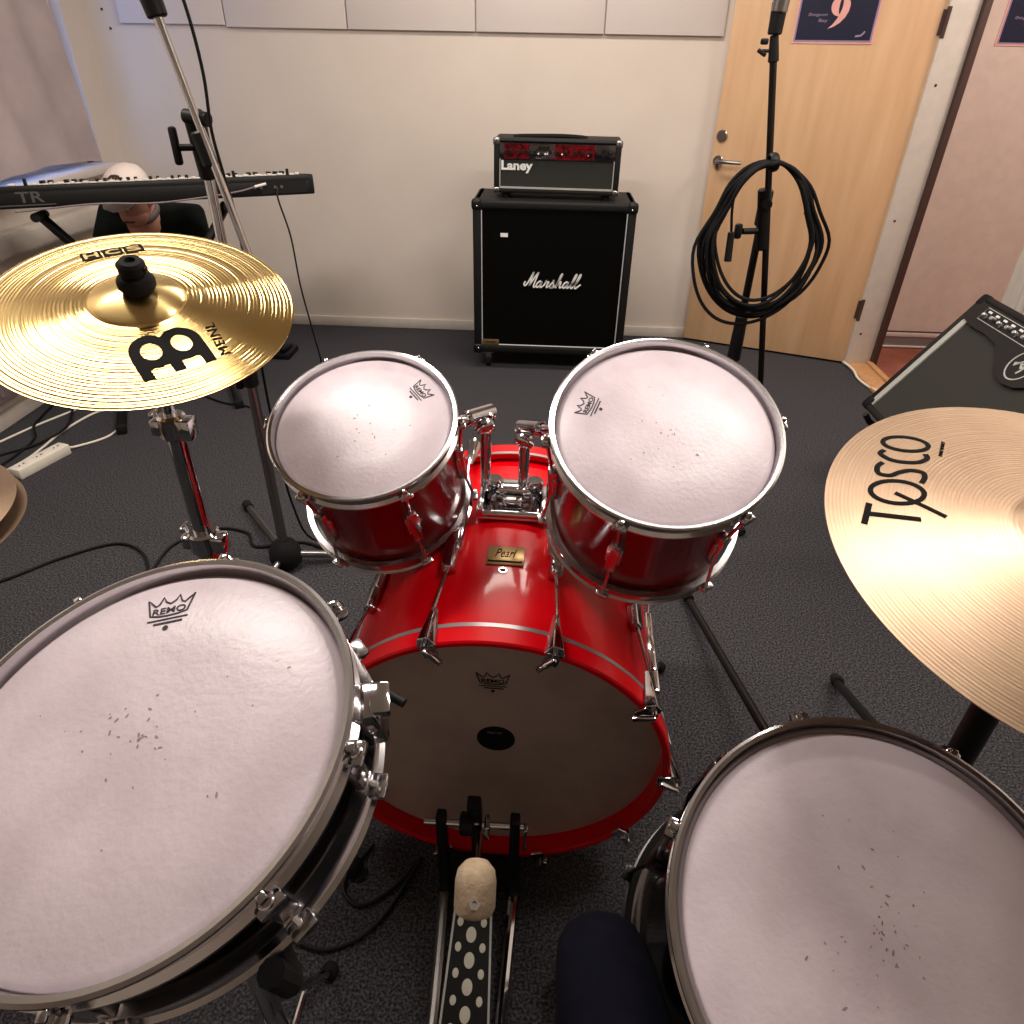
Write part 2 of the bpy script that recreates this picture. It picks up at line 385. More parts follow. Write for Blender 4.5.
# ceiling lamps (above the frame)
for i, (lx, ly, k) in enumerate(LAMPS + [(0.0, 2.95, 0.4)]):
    t = thing('ceiling_light', ['long white ceiling lamp over the crash cymbal side, above the picture', 'long white ceiling lamp over the ride cymbal side, above the picture', 'long white ceiling lamp near the back wall, above the picture'][i], 'lamp', (lx, ly, ZC))
    MB().box((0, 0, -0.035), (1.25, 0.32, 0.07), bev=0.01).build('housing', 'white', t)
t = thing('ceiling_light', 'square white ceiling lamp in the corridor beyond the doorway', 'lamp', (2.3, 2.9, ZC))
MB().box((0, 0, -0.09), (0.56, 0.56, 0.18), bev=0.01).build('housing', 'white', t)

# curtain: a wavy cloth in front of the window
bm = bmesh.new(); nu, nv = 90, 40; grid = []
for i in range(nu + 1):
    u = i / nu; row = []
    for j in range(nv + 1):
        v = j / nv
        ytop, ybot = 3.49, 3.655
        y0 = 1.9; yr = ytop + (ybot - ytop) * (1 - v) ** 1.4
        y = y0 + (yr - y0) * u
        z = 0.892 + v * 1.35 + 0.012 * math.sin(9 * u + 1) * (1 - v)
        x = XL + 0.055 + 0.014 * math.sin(u * 38 + 1.3 * math.sin(3 * v)) + 0.012 * math.sin(u * 13 + 4 * v) - 0.014 * v
        row.append((x, y, z))
    grid.append(row)
for off in (0, 0.003):
    vv = [[bm.verts.new((p[0] + off, p[1], p[2])) for p in r] for r in grid]
    for i in range(nu):
        for j in range(nv): bm.faces.new((vv[i][j], vv[i + 1][j], vv[i + 1][j + 1], vv[i][j + 1]))
c_ = MB(); c_._merge(bm); o = c_.build('curtain', 'curtain', ang=80)
tag(o, 'mauve grey cloth curtain hanging over the window', 'curtain')

# ------------------------------------------------------------------ birch door leaf
HX, HY = 1.605, 3.612; LX, LY = 0.795, 3.915
dd = V((LX - HX, LY - HY, 0)); DW = dd.length; dd.normalize(); dn = V((0, 0, 1)).cross(dd)   # local x = hinge->latch
if dn.y > 0: dn = -dn
Rd = Matrix(((-dd.x, dn.x * -1, 0), (-dd.y, dn.y * -1, 0), (0, 0, 1)))      # x to the right (latch->hinge), y away from room, z up
door = bpy.data.objects.new('door_1', None); C.objects.link(door); door['kind'] = 'structure'
door.matrix_world = Matrix.Translation((LX, LY, 0.012)) @ Rd.to_4x4()
MB().box((DW / 2, 0.02, 1.02), (DW, 0.04, 2.04), bev=0.002).build('door_leaf', 'wood', door)
h = MB(); h.cyl((0.035, 0, 0.915), (0.035, -0.012, 0.915), 0.024, n=24, bev=0.003); h.tube([(0.035, -0.01, 0.915), (0.035, -0.045, 0.915), (0.05, -0.055, 0.915), (0.155, -0.055, 0.915)], 0.009, n=10)
hh = h.build('door_handle', 'steel', door)
MB().cyl((0.035, -0.002, 0.885), (0.035, -0.010, 0.905), 0.012).build('keyhole_cover', 'steel', door)
l = MB(); l.cyl((0.035, 0, 1.025), (0.035, -0.012, 1.025), 0.026, n=24, bev=0.004); l.cyl((0.035, -0.012, 1.025), (0.035, -0.016, 1.025), 0.012); l.build('door_lock', 'steel', door)
for z in (0.28, 1.48):
    h = MB(); h.cyl((DW + 0.004, -0.006, z - 0.055), (DW + 0.004, -0.006, z + 0.055), 0.009, bev=0.002); h.box((DW - 0.0, -0.002, z), (0.035, 0.005, 0.09)); h.build('hinge', 'brown', door)
m_ = MB()
for x, z, a in ((0.50, 0.70, 0.9), (0.30, 0.22, 0.1), (0.33, 0.225, -0.1)): m_.box((x, -0.0005, z), (0.03, 0.001, 0.006), Euler((0, a, 0)).to_matrix())
each(m_, 'scuff_mark', 'brown', door)
# door sign
t = thing('door_sign', 'navy blue poster sign with a large pink nine on the birch door', 'sign', Matrix.Translation((LX, LY, 0)) @ Rd.to_4x4() @ Matrix.Translation((0.440, -0.002, 1.532)) @ Matrix.Rotation(PI / 2, 4, 'X'))
def sign(t, num, words):
    MB().box((0, 0, 0), (0.335, 0.235, 0.0015)).build('paper', 'pink', t); MB().box((0, 0, 0.001), (0.322, 0.222, 0.001)).build('border', 'lilac', t)
    MB().box((0, 0, 0.002), (0.308, 0.208, 0.001)).build('poster_print', 'navy', t)
    if num == '9':
        nb = MB(); U = lambda x, y: ((x - 672) * 0.000252 + 0.008, (258 - y) * 0.000271 - 0.006)
        bm = bmesh.new(); N_ = 40; rg = []
        for k_ in range(N_):
            a_ = 2 * PI * k_ / N_; o1 = U(672 + 150 * math.cos(a_), 172 - 134 * math.sin(a_)); i1 = U(676 + 28 * math.cos(a_), 168 - 108 * math.sin(a_))
            rg.append([bm.verts.new((o1[0], o1[1], 0.003)), bm.verts.new((i1[0], i1[1], 0.003)), bm.verts.new((o1[0], o1[1], 0.0034)), bm.verts.new((i1[0], i1[1], 0.0034))])
        for k_ in range(N_):
            A_, B_ = rg[k_], rg[(k_ + 1) % N_]; bm.faces.new((A_[2], B_[2], B_[3], A_[3])); bm.faces.new((A_[0], A_[1], B_[1], B_[0])); bm.faces.new((A_[0], B_[0], B_[2], A_[2])); bm.faces.new((A_[1], A_[3], B_[3], B_[1]))
        tl = [bm.verts.new((U(x, y)[0], U(x, y)[1], 0.0036)) for x, y in ((822, 175), (815, 240), (780, 315), (710, 390), (620, 442), (530, 472), (600, 410), (650, 340), (682, 270), (704, 200))]
        bm.faces.new(tl); nb._merge(bm); nb.build('number', 'pink', t)
    else: MB().text(num, 0.1, Matrix.Translation((0.008, -0.006, 0.003)), height=0.118, width=0.050, bold=0.0035).build('number', 'pink', t)
    k = MB(); k.text(words[0], 0.02, Matrix.Translation((-0.078, -0.014, 0.003)), width=0.078, height=0.015)
    k.text(words[1], 0.02, Matrix.Translation((-0.052, -0.035, 0.003)), width=0.036, height=0.015); k.build('lettering', 'lilac', t)
    k = MB(); k.ribbon([(0.092, -0.090), (0.105, -0.088), (0.116, -0.086), (0.128, -0.072)], 0.007, smooth=4); k.T = Matrix.Translation((0, 0, 0.003)); k2 = MB(); k2.T = Matrix.Translation((0, 0, 0.003)); k2.ribbon([(0.092, -0.090), (0.105, -0.088), (0.116, -0.086), (0.128, -0.072)], 0.007, smooth=4); k.bm.free(); k2.build('emblem', 'lilac', t)
sign(t, '9', ('\u00d8vingsrom', 'Bay'))
door['label'] = 'open birch door leaf standing near the back wall'
t = thing('door_sign', 'navy blue poster sign on the pale corridor wall beyond the doorway', 'sign', Matrix.Translation((2.165, 3.928, 1.54)) @ Matrix.Rotation(PI / 2, 4, 'X'))
sign(t, '1', ('\u00d8vingsrom', 'Bay'))
t = thing('hall_lock', 'small steel lock turn on the pale corridor wall', 'lock', (1.89, 3.93, 0.937))
k = MB(); k.cyl((0, 0, 0), (0, -0.01, 0), 0.010); k.tube([(0, -0.012, 0), (0.02, -0.03, 0.0)], 0.006); k.build('knob', 'steel', t)

# ------------------------------------------------------------------ guitar cabinet
cx0, cW, cyF, cyB, cz0, cz1 = -0.354, 0.746, 3.366, 3.711, 0.085, 0.80
t = thing('speaker_cabinet', 'large black guitar speaker cabinet on casters against the back wall', 'speaker', (cx0 + cW / 2, cyF, 0))
Hc = cz1 - cz0; zc = (cz0 + cz1) / 2; dC = cyB - cyF
b = MB()
b.box((0, dC / 2 + 0.015, zc), (cW - 0.01, dC - 0.03, Hc - 0.01), bev=0.004)
for sx in (-1, 1): b.box((sx * (cW / 2 - 0.019), dC / 2, zc), (0.038, dC, Hc), bev=0.010, seg=3)
b.box((0, dC / 2, cz1 - 0.02), (cW, dC, 0.04), bev=0.012, seg=3); b.box((0, dC / 2, cz0 + 0.02), (cW, dC, 0.04), bev=0.010, seg=3)
b.build('shell', 'tolex', t)
MB().box((0, 0.012, zc), (cW - 0.075, 0.01, Hc - 0.075)).build('grille_cloth', 'grille', t)
p = MB(); x0 = cW / 2 - 0.041; z0 = cz0 + 0.043; z1 = cz1 - 0.043
for s_ in (-1, 1): p.cyl((s_ * x0, 0.004, z0), (s_ * x0, 0.004, z1), 0.0026)
p.cyl((-x0, 0.004, z0), (x0, 0.004, z0), 0.0030); 
p.build('piping', 'piping', t)
# script logo drawn as connected strokes
def script_logo(b, width):
    def sl(pts, ox): return [((x + ox) + 0.32 * y, y) for x, y in pts]
    st = []
    st.append(sl([(-.14, .42), (-.2, .25), (-.08, .12), (.06, .35), (.2, .98), (.24, .98), (.22, .1)], 0))
    st.append(sl([(.22, .1), (.38, .6), (.54, 1.0), (.58, .98), (.54, .2), (.60, .02), (.72, .12)], 0))
    A = [(.36, .38), (.22, .46), (.08, .32), (.06, .12), (.16, .02), (.30, .14), (.38, .42), (.36, .12), (.42, .02), (.54, .12)]
    st.append(sl(A, .68)); st.append(sl([(.02, .12), (.10, .40), (.10, .52), (.14, .40), (.32, .42), (.26, .2), (.28, .03), (.42, .12)], 1.24))
    st.append(sl([(.02, .12), (.16, .36), (.22, .54), (.24, .36), (.34, .16), (.24, .0), (.10, .04), (.30, .02), (.46, .12)], 1.66))
    st.append(sl([(.0, .12), (.14, .6), (.20, 1.0), (.12, .9), (.08, .4), (.06, .0)], 2.14)); st.append(sl([(.07, .12), (.18, .40), (.30, .44), (.30, .2), (.34, .02), (.48, .12)], 2.14))
    st.append(sl(A, 2.62))
    Lq = [(.0, .12), (.18, .7), (.20, 1.0), (.12, .9), (.06, .2), (.14, .01), (.26, .12)]
    st.append(sl(Lq, 3.18)); st.append(sl(Lq + [(.44, .3)], 3.48))
    k = width / 4.15
    for s_ in st: b.ribbon([((x - 1.85) * k, (y - .45) * k) for x, y in s_], 0.10 * k, 0.004, smooth=5)
lg = MB(); lg.T = Matrix.Translation((0.0, 0.005, zc + 0.005)) @ Matrix.Rotation(PI / 2, 4, 'X'); script_logo(lg, 0.272); lg.build('script_logo', 'logo', t)
pb = MB().box((-x0 + 0.042, 0.003, z0 + 0.012), (0.085, 0.004, 0.030), bev=0.001).build('badge_plate', 'brass', t)
MB().box((-x0 + 0.042, 0.000, z0 + 0.014), (0.05, 0.002, 0.008)).build('engraving', 'brown', pb)
MB().box((-x0 + 0.105, 0.006, z1 - 0.105), (0.034, 0.002, 0.017)).build('sticker', 'logo', t)
k = MB()
for s_ in (-1, 1):
    for z in (cz0 + 0.02, cz1 - 0.02): k.box((s_ * (cW / 2 - 0.018), 0.016, z), (0.046, 0.046, 0.050), bev=0.014, seg=3)
each(k, 'corner_protector', 'black', t)
k = MB()
for s_ in (-1, 1):
    for z in (cz0 + 0.025, cz1 - 0.025): k.sph((s_ * (cW / 2 - 0.022), -0.007, z), 0.004)
each(k, 'rivet', 'knobsilver', t)
for sx in (-1, 1):
    for y in (0.05, dC - 0.05):
        c = MB(); c.box((sx * (cW / 2 - 0.07), y, cz0 - 0.004), (0.06, 0.06, 0.008)); c.box((sx * (cW / 2 - 0.07) + 0.0, y + 0.0, cz0 - 0.028), (0.032, 0.04, 0.045), bev=0.006); cc = c.build('caster', 'steel', t)
        MB().cyl((sx * (cW / 2 - 0.07) - 0.012, y - 0.005, 0.027), (sx * (cW / 2 - 0.07) + 0.012, y - 0.005, 0.027), 0.027, n=24, bev=0.005).build('wheel', 'blackrub', cc)

# ------------------------------------------------------------------ amp head
t = thing('guitar_amplifier', 'black guitar amplifier head with red control panel on top of speaker cabinet', 'amplifier', (0.02, 3.43, 0.80) )
t.rotation_euler = (0, 0, -0.03)
aW, aH, aD = 0.565, 0.220, 0.21; zb = 0.022
b = MB(); b.box((0, aD / 2 + 0.012, zb + aH / 2), (aW - 0.02, aD - 0.02, aH - 0.012), bev=0.004)
for sx in (-1, 1): b.box((sx * (aW / 2 - 0.013), aD / 2, zb + aH / 2), (0.026, aD, aH), bev=0.008, seg=3)
b.box((0, aD / 2, zb + aH - 0.008), (aW, aD, 0.020), bev=0.010, seg=3); b.box((0, aD / 2, zb + 0.010), (aW, aD, 0.02), bev=0.006)
b.build('shell', 'tolex', t)
MB().box((0, 0.014, zb + 0.076), (aW - 0.05, 0.01, 0.118)).build('grille_cloth', 'ggrille', t)
b = MB(); b.box((0, 0.004, zb + 0.023), (aW - 0.05, 0.008, 0.007)); 
for sx in (-1, 1): b.box((sx * (aW / 2 - 0.028), 0.004, zb + 0.08), (0.004, 0.008, 0.118))
b.build('piping', 'silverstrip', t)
cp = MB().box((0, 0.012, zb + 0.171), (aW - 0.052, 0.012, 0.068), bev=0.001).build('control_panel', 'mirror', t)
for x0_, x1_ in ((-0.235, -0.125), (-0.01, 0.165)): MB().box(((x0_ + x1_) / 2, 0.0055, zb + 0.171), (x1_ - x0_, 0.002, 0.060)).build('red_plate', 'redpanel', cp)
k = MB()
for i, x in enumerate([-0.225, -0.205, -0.18, -0.155, -0.13, -0.10, -0.03, 0.005, 0.04, 0.075, 0.11, 0.14, 0.175, 0.235]): k.cyl((x, 0.004, zb + 0.171), (x, -0.014, zb + 0.171), 0.0085, 0.007, n=14, bev=0.001)
k.box((-0.06, 0.004, zb + 0.184), (0.05, 0.004, 0.018)); k.box((0.205, 0.004, zb + 0.171), (0.014, 0.006, 0.03))
each(k, 'knob', 'black', cp)
k = MB()
for x in (-0.085, -0.045, -0.055, 0.02, 0.135): k.cyl((x, 0.003, zb + 0.158), (x + 0.002, -0.010, zb + 0.164), 0.003)
each(k, 'toggle_switch', 'knobsilver', cp)
lg = MB(); lg.text('Laney', 0.05, Matrix.Translation((-0.178, 0.008, zb + 0.108)) @ Matrix.Rotation(PI / 2, 4, 'X'), width=0.142, height=0.050, bold=0.0018, ext=0.002); lg.build('logo_lettering', 'logo', t)
hd = MB(); hd.tube([(-0.2, 0.07, zb + aH), (-0.17, 0.07, zb + aH + 0.004), (0, 0.07, zb + aH + 0.008), (0.1, 0.07, zb + aH + 0.005), (0.13, 0.07, zb + aH)], 0.010, n=8, smooth=5); hd.build('handle', 'blackrub', t)
k = MB()
for s_ in (-1, 1): k.box((s_ * (aW / 2 - 0.012), 0.014, zb + aH - 0.013), (0.032, 0.034, 0.034), bev=0.010, seg=3); k.box((s_ * (aW / 2 - 0.012), 0.012, zb + 0.012), (0.030, 0.030, 0.026), bev=0.009, seg=3)
each(k, 'corner_cap', 'steel', t)
k = MB()
for sx in (-1, 1):
    for y in (0.03, aD - 0.03): k.cyl((sx * 0.23, y, 0), (sx * 0.23, y, zb + 0.004), 0.016)
each(k, 'rubber_foot', 'blackrub', t)

# ------------------------------------------------------------------ combo amp on tilt stand (right)
BL = V((1.108, 2.276, 0.357)); TL = V((1.381, 2.276, 0.745)); up = (TL - BL); fh = up.length; up.normalize()
rt = V((0, -1, 0)); nf = rt.cross(up)     # rt x up = out of the face
fm = Matrix(((rt.x, up.x, nf.x, BL.x), (rt.y, up.y, nf.y, BL.y), (rt.z, up.z, nf.z, BL.z), (0, 0, 0, 1)))
t = thing('combo_amplifier', 'black combo amplifier with charcoal grille leaning back at the right edge', 'amplifier', fm)
fw = 0.62; fd = 0.24
b = MB(); b.box((fw / 2, fh / 2, -fd / 2 - 0.01), (fw, fh, fd - 0.02), bev=0.02, seg=3)
b.box((fw / 2, 0.011, -0.03), (fw, 0.022, 0.06), bev=0.008); b.box((fw / 2, fh - 0.011, -0.03), (fw, 0.022, 0.06), bev=0.008)
b.box((0.011, fh / 2, -0.03), (0.022, fh, 0.06), bev=0.008); b.box((fw - 0.011, fh / 2, -0.03), (0.022, fh, 0.06), bev=0.008)
b.build('shell', 'tolex', t)
MB().box((fw / 2, fh * 0.42, -0.014), (fw - 0.044, fh * 0.80, 0.012)).build('grille_cloth', 'ggrille2', t)
MB().box((0.036, fh * 0.43, -0.006), (0.024, fh * 0.76, 0.006)).build('side_strip', 'silverstrip', t)
pts = [(0.022, fh - 0.022)] + [(u_, fh - v_) for u_, v_ in ((0.022, 0.088), (0.08, 0.098), (0.17, 0.096), (0.24, 0.103), (0.285, 0.125), (0.315, 0.150), (0.35, 0.168), (0.395, 0.175), (0.44, 0.168), (0.475, 0.150), (0.505, 0.120), (0.55, 0.098), (fw - 0.022, 0.090))] + [(fw - 0.022, fh - 0.022)]
b = MB(); b.poly(pts[::-1], 0.012, Matrix.Translation((0, 0, -0.010))); cp = b.build('control_panel', 'black', t)
b = MB(); b.ribbon([(0.080, fh - 0.030), (0.080, fh - 0.070), (0.56, fh - 0.070), (0.56, fh - 0.030)], 0.002, 0.001, smooth=0, closed=True); b.T = Matrix.Identity(4)
o = b.build('panel_outline', 'silverstrip', cp); o.location = (0, 0, 0.002)
k = MB()
for i in range(11): k.cyl((0.105 + i * 0.042, fh - 0.054 + (0.004 if i % 2 else -0.002), 0.002), (0.105 + i * 0.042, fh - 0.054, 0.018), 0.0075, 0.006, n=14, bev=0.001)
each(k, 'knob', 'knobsilver', cp)
k = MB()
for i in range(11): k.box((0.105 + i * 0.042, fh - 0.039, 0.0025), (0.018, 0.006, 0.001))
each(k, 'printed_label', 'led', cp)
k = MB(); k.torus(0.045, 0.0024, Matrix.Translation((0.395, fh - 0.112, 0.003)), n=48, k=8, sz=0.6)
k.T = Matrix.Translation((0.395, fh - 0.112, 0.0025)); k.ribbon([(-.026, -.010), (-.004, .014), (.010, .022), (.028, .024)], 0.005, 0.001); k.ribbon([(-.030, -.004), (-.008, .004), (.006, -.006), (.012, .016)], 0.006, 0.001); k.ribbon([(.004, .010), (.014, -.004), (.008, -.024)], 0.006, 0.001); k.ribbon([(-.02, .0), (.02, .010)], 0.004, 0.001)
k.build('round_emblem', 'silverstrip', cp)
k = MB()
for x in (0.02, fw - 0.02):
    for y in (0.02, fh - 0.02): k.box((x, y, -0.012), (0.045, 0.045, 0.03), bev=0.012, seg=3)
each(k, 'corner_protector', 'blackrub', t)
t = thing('amplifier_stand', 'black tubular tilting stand carrying the combo amplifier', 'stand', (1.30, 2.03, 0))
q0 = fm @ V((0, -0.012, -0.02)) - V((1.30, 2.03, 0)); q1 = fm @ V((0, -0.012, -0.24)) - V((1.30, 2.03, 0)); q2 = fm @ V((0, 0.30, -0.252)) - V((1.30, 2.03, 0))
for yy in (0.17, -0.17):
    b = MB(); b.tube([(q0.x - 0.02, yy, q0.z + 0.015), (q0.x, yy, q0.z - 0.012), (q1.x, yy, q1.z - 0.012), (q2.x + 0.008, yy, q2.z)], 0.010, n=10); b.tube([(q0.x + 0.06, yy, q0.z - 0.06), (0.20, yy, 0.011)], 0.010, n=10); b.tube([(q1.x, yy, q1.z - 0.012), (-0.14, yy, 0.011)], 0.010, n=10)
    b.build('side_frame', 'blackmetal', t)
b = MB()
for x in (0.20, -0.14): b.tube([(x, 0.19, 0.011), (x, -0.19, 0.011)], 0.011, n=10)
each(b, 'crossbar', 'blackmetal', t)

# ------------------------------------------------------------------ cymbals
def cymbal_fn(R, br, bh, H):
    def f(x, y):
        r = math.hypot(x, y)
        if r >= br: 
            q = (r - br) / (R - br); return H * (1 - q ** 1.15)
        return H + bh * math.cos(min(1, r / br) * PI / 2) ** 0.8
    return f
def cymbal(t, R, br, bh, H, m, bellmat=None):
    f = cymbal_fn(R, br, bh, H); N = 40
    rs = [0.006 + (br - 0.006) * k / 12 for k in range(12)] + [br + (R - br) * k / 28 for k in range(29)]
    nb = 12
    if bellmat:
        prof = [(r, f(r, 0)) for r in rs[:nb + 1]] + [(r, f(r, 0) - 0.0012) for r in rs[:nb + 1][::-1]]
        prof2 = [(r, f(r, 0)) for r in rs[nb:]] + [(r, f(r, 0) - 0.0012) for r in rs[nb:][::-1]]
        o = MB().lathe(prof2, n=128, closed=True).build('bow', m, t, ang=60)
        MB().lathe(prof, n=96, closed=True).build('bell', bellmat, t, ang=60)
    else:
        prof = [(r, f(r, 0)) for r in rs] + [(r, f(r, 0) - 0.0012) for r in rs[::-1]]
        o = MB().lathe(prof, n=128, closed=True).build('bow', m, t, ang=60)
    return f, o
def rot2(x, y, a): return Matrix.Translation((x, y, 0)) @ Matrix.Rotation(math.radians(a), 4, 'Z')
# crash
cc = V((-.56, .923, 1.039)); cn = V((.142, -.283, .949)).normalized()
t = thing('crash_cymbal', 'shiny lathed brass crash cymbal with black lettering on stand at left', 'cymbal', frame(cc, cn))
f, bow = cymbal(t, 0.203, 0.063, 0.019, 0.018, 'crash', 'bell')
b = MB()
def stroke(b, m, pts, wd, sm=6, closed=False, fn=f):
    q = [m @ V((p[0], p[1], 0)) for p in pts]; b.ribbon([(v.x, v.y) for v in q], wd, 0.0005, smooth=sm, fn=lambda x, y: fn(x, y) + 0.0003, closed=closed)
m_ = rot2(0.074, -0.090, 42)
def arc(cx, cy, rx, ry, a0, a1, n=14): return [(cx + rx * math.cos(math.radians(a0 + (a1 - a0) * k / n)), cy + ry * math.sin(math.radians(a0 + (a1 - a0) * k / n))) for k in range(n + 1)]
for cx_ in (-0.0195, 0.0195):
    stroke(b, m_, arc(cx_, 0.008, 0.0195, 0.0225, 0, 360)[:-1], 0.0135, 2, True)
for x in (-0.039, -0.0, 0.039): stroke(b, m_, [(x, 0.006), (x, -0.012), (x, -0.036)], 0.0145, 3)
stroke(b, m_, [(-0.034, -0.016), (0.034, -0.016)], 0.008, 8)
b.build('arch_emblem', 'inkk', t)
b = MB(); b.text('MEINL', 0.02, rot2(0.121, -0.048, 128), width=0.062, height=0.013, fn=f, sp=1.12); b.build('lettering', 'inkk', t)
hb = MB(); hm = rot2(-0.082, 0.112, 38)
for i in (-1, 0, 1): stroke(hb, hm, [(i * 0.029 - 0.0135, 0), (i * 0.029 + 0.0135, 0)], 0.026, 8)
each(hb, 'letter_box', 'inkk', t)
hb = MB()
for i, ch in enumerate('HCS'): hb.text(ch, 0.02, hm @ Matrix.Translation(((i - 1) * 0.029, 0, 0)), width=0.019, height=0.016, fn=lambda x, y: f(x, y) + 0.0006, bold=0.0003)
hb.build('box_letters', 'goldletter', t)
t2 = thing('cymbal_nut', 'black plastic felt washer and wing nut topping the crash cymbal', 'cymbal nut', frame(cc, cn) @ Matrix.Translation((0.008, -0.004, 0.0395)))
k = MB(); k.lathe([(0, -.001), (.021, -.001), (.024, .004), (.024, .012), (.020, .018), (.014, .020), (.014, .023), (.0175, .026), (.0175, .036), (.014, .040), (.007, .041), (.006, .036), (0, .036)], n=24); k.build('washer_stack', 'blackrub', t2)
k = MB(); k.box((0, 0, 0.030), (0.040, 0.010, 0.010), bev=0.003); k.build('wings', 'black', t2)
# crash stand
t = thing('cymbal_stand', 'chrome cymbal stand rising under the crash cymbal', 'stand', (cc.x, cc.y, 0))
top = cc - V((cc.x, cc.y, 0)) + cn * 0.036
b = MB(); b.cyl((0, 0, 0.86), (0, 0, 0.99), 0.0095); b.tube([(0, 0, 0.98), cn * -0.02 + V((0, 0, cc.z - 0.0)), top + cn * 0.02], 0.004, n=10, smooth=4); b.build('upper_rod', 'chrome', t)
b = MB(); b.cyl((0, 0, 0.64), (0, 0, 0.875), 0.0145, n=24); b.build('middle_tube', 'chrome', t)
b = MB(); b.cyl((0, 0, 0.14), (0, 0, 0.655), 0.0175, n=24); b.build('lower_tube', 'chrome', t)
for z, r in ((0.862, 0.021), (0.648, 0.026)):
    b = MB(); b.cyl((0, 0, z - 0.020), (0, 0, z + 0.020), r, n=20, bev=0.004); b.box((r + 0.004, -0.006, z), (0.022, 0.030, 0.034), bev=0.005); b.box((-r - 0.001, -0.004, z), (0.016, 0.022, 0.026), bev=0.004); cl = b.build('collar', 'chrome', t)
    k = MB(); k.cyl((-r - 0.004, 0.006, z + 0.004), (-r - 0.016, 0.020, z + 0.008), 0.004); k.box((-r - 0.018, 0.022, z + 0.009), (0.007, 0.026, 0.010), bev=0.003); k.build('wing_bolt', 'chrome', cl)
b = MB(); b.cyl((0, 0, 0.10), (0, 0, 0.16), 0.024, n=20, bev=0.004); b.cyl((0, 0, 0.36), (0, 0, 0.40), 0.025, n=20, bev=0.004); b.build('leg_hub', 'chrome', t)
for a in (80, 200, 320):
    d = V((math.cos(math.radians(a)), math.sin(math.radians(a)), 0))
    b = MB(); b.box(tuple(d * 0.16 + V((0, 0, 0.20))), (0.016, 0.008, 0.48), basis(d * 0.28 + V((0, 0, -0.36)), d.cross(V((0, 0, 1))))); b.box(tuple(d * 0.09 + V((0, 0, 0.095))), (0.012, 0.006, 0.16), basis(d * 0.14 + V((0, 0, -0.06)))); lg_ = b.build('leg', 'chrome', t)
    k = MB(); k.sph(tuple(d * 0.305 + V((0, 0, 0.018))), 0.018); k.build('rubber_foot', 'blackrub', lg_)

# ride
rc = V((.566, .61, .912)); rn = V((.032, -.225, .974)).normalized()
t = thing('ride_cymbal', 'large matte bronze ride cymbal with TOSCO lettering at the right edge', 'cymbal', frame(rc, rn))
f2, bow = cymbal(t, 0.254, 0.070, 0.022, 0.022, 'ride')
b = MB(); tm = rot2(-0.1555, 0.097, 65.6) @ Matrix(((1, -0.22, 0, 0), (0, 1, 0, 0), (0, 0, 1, 0), (0, 0, 0, 1)))
def L2(pts, wd=0.0058, sm=6, closed=False): stroke(b, tm, pts, wd, sm, closed, f2)
L2([(-0.086, 0.0245), (-0.052, 0.0245)], 0.0065); L2([(-0.069, 0.0245), (-0.069, -0.027)], 0.0062, sm=8)
L2(arc(-0.027, 0.0, 0.020, 0.0265, 0, 360)[:-1], 0.0055, 2, True); L2([(-0.029, 0.002), (-0.043, -0.022), (-0.060, -0.050)], 0.0050)
L2([(0.026, 0.020), (0.017, 0.0245), (0.004, 0.022), (0.002, 0.010), (0.010, 0.001), (0.016, -0.010), (0.014, -0.022), (0.004, -0.0245), (-0.006, -0.022)], 0.0058)
L2([(0.052, 0.021), (0.044, 0.0245), (0.034, 0.014), (0.031, 0.0), (0.034, -0.016), (0.044, -0.0245), (0.053, -0.022)], 0.0058)
L2(arc(0.071, 0.0, 0.0155, 0.0245, 0, 360)[:-1], 0.0055, 2, True)
b.build('lettering', 'inkk', t)
b = MB(); b.text('MADE IN ITALY', 0.01, rot2(-0.088, 0.152, 62), width=0.034, height=0.004, fn=f2); b.build('small_print', 'inkk', t)
t = thing('cymbal_stand', 'black cymbal stand under the ride cymbal behind floor tom', 'stand', (rc.x, rc.y, 0))
b = MB(); b.cyl((0, 0, 0.60), (0, 0, 0.87), 0.010); b.tube([(0, 0, 0.86), V((0, 0, rc.z)), V((0, 0, rc.z)) + rn * 0.065], 0.004, n=10, smooth=4); b.build('upper_rod', 'darksteel', t)
MB().cyl((0, 0, 0.16), (0, 0, 0.76), 0.017, n=24).build('lower_tube', 'blackmetal', t)
k = MB(); k.cyl((0, 0, 0.73), (0, 0, 0.775), 0.023, n=20, bev=0.004); k.box((0.03, 0, 0.75), (0.03, 0.014, 0.018), bev=0.004); k.build('collar', 'black', t)
k = MB(); k.lathe([(0, .024), (.016, .024), (.017, .034), (.011, .040), (.009, .052), (0, .052)], frame(V((0, 0, rc.z)) + rn * 0.018, rn), n=20); k.build('felt_washer', 'blackrub', t)
for (fx, fy) in ((0.786, 1.295), (0.450, 1.62), (0.95, 0.30)):
    e = V((fx - rc.x, fy - rc.y, 0.012)); b = MB(); z_ = 0.50 if fx > 0.7 and fy > 1 else 0.20; b.tube([(0, 0, z_), e], 0.011 if fx < 0.5 else 0.010, n=10); lg_ = b.build('leg', 'darksteel' if fx < 0.5 else 'blackmetal', t)
    k = MB(); d = (e - V((0, 0, z_))).normalized(); k.cyl(e - d * 0.05 + V((0, 0, .004)), e + V((0, 0, .008)), 0.016, 0.013, bev=0.004); k.build('rubber_foot', 'blackrub', lg_)
    if fx > 0.7:
        k = MB(); k.tube([(0, 0, 0.16), V((0, 0, z_)).lerp(e, 0.5)], 0.006, n=8); k.build('brace', 'blackmetal', lg_)
k = MB(); k.cyl((0, 0, 0.47), (0, 0, 0.53), 0.025, n=20, bev=0.005); k.build('leg_hub', 'black', t)
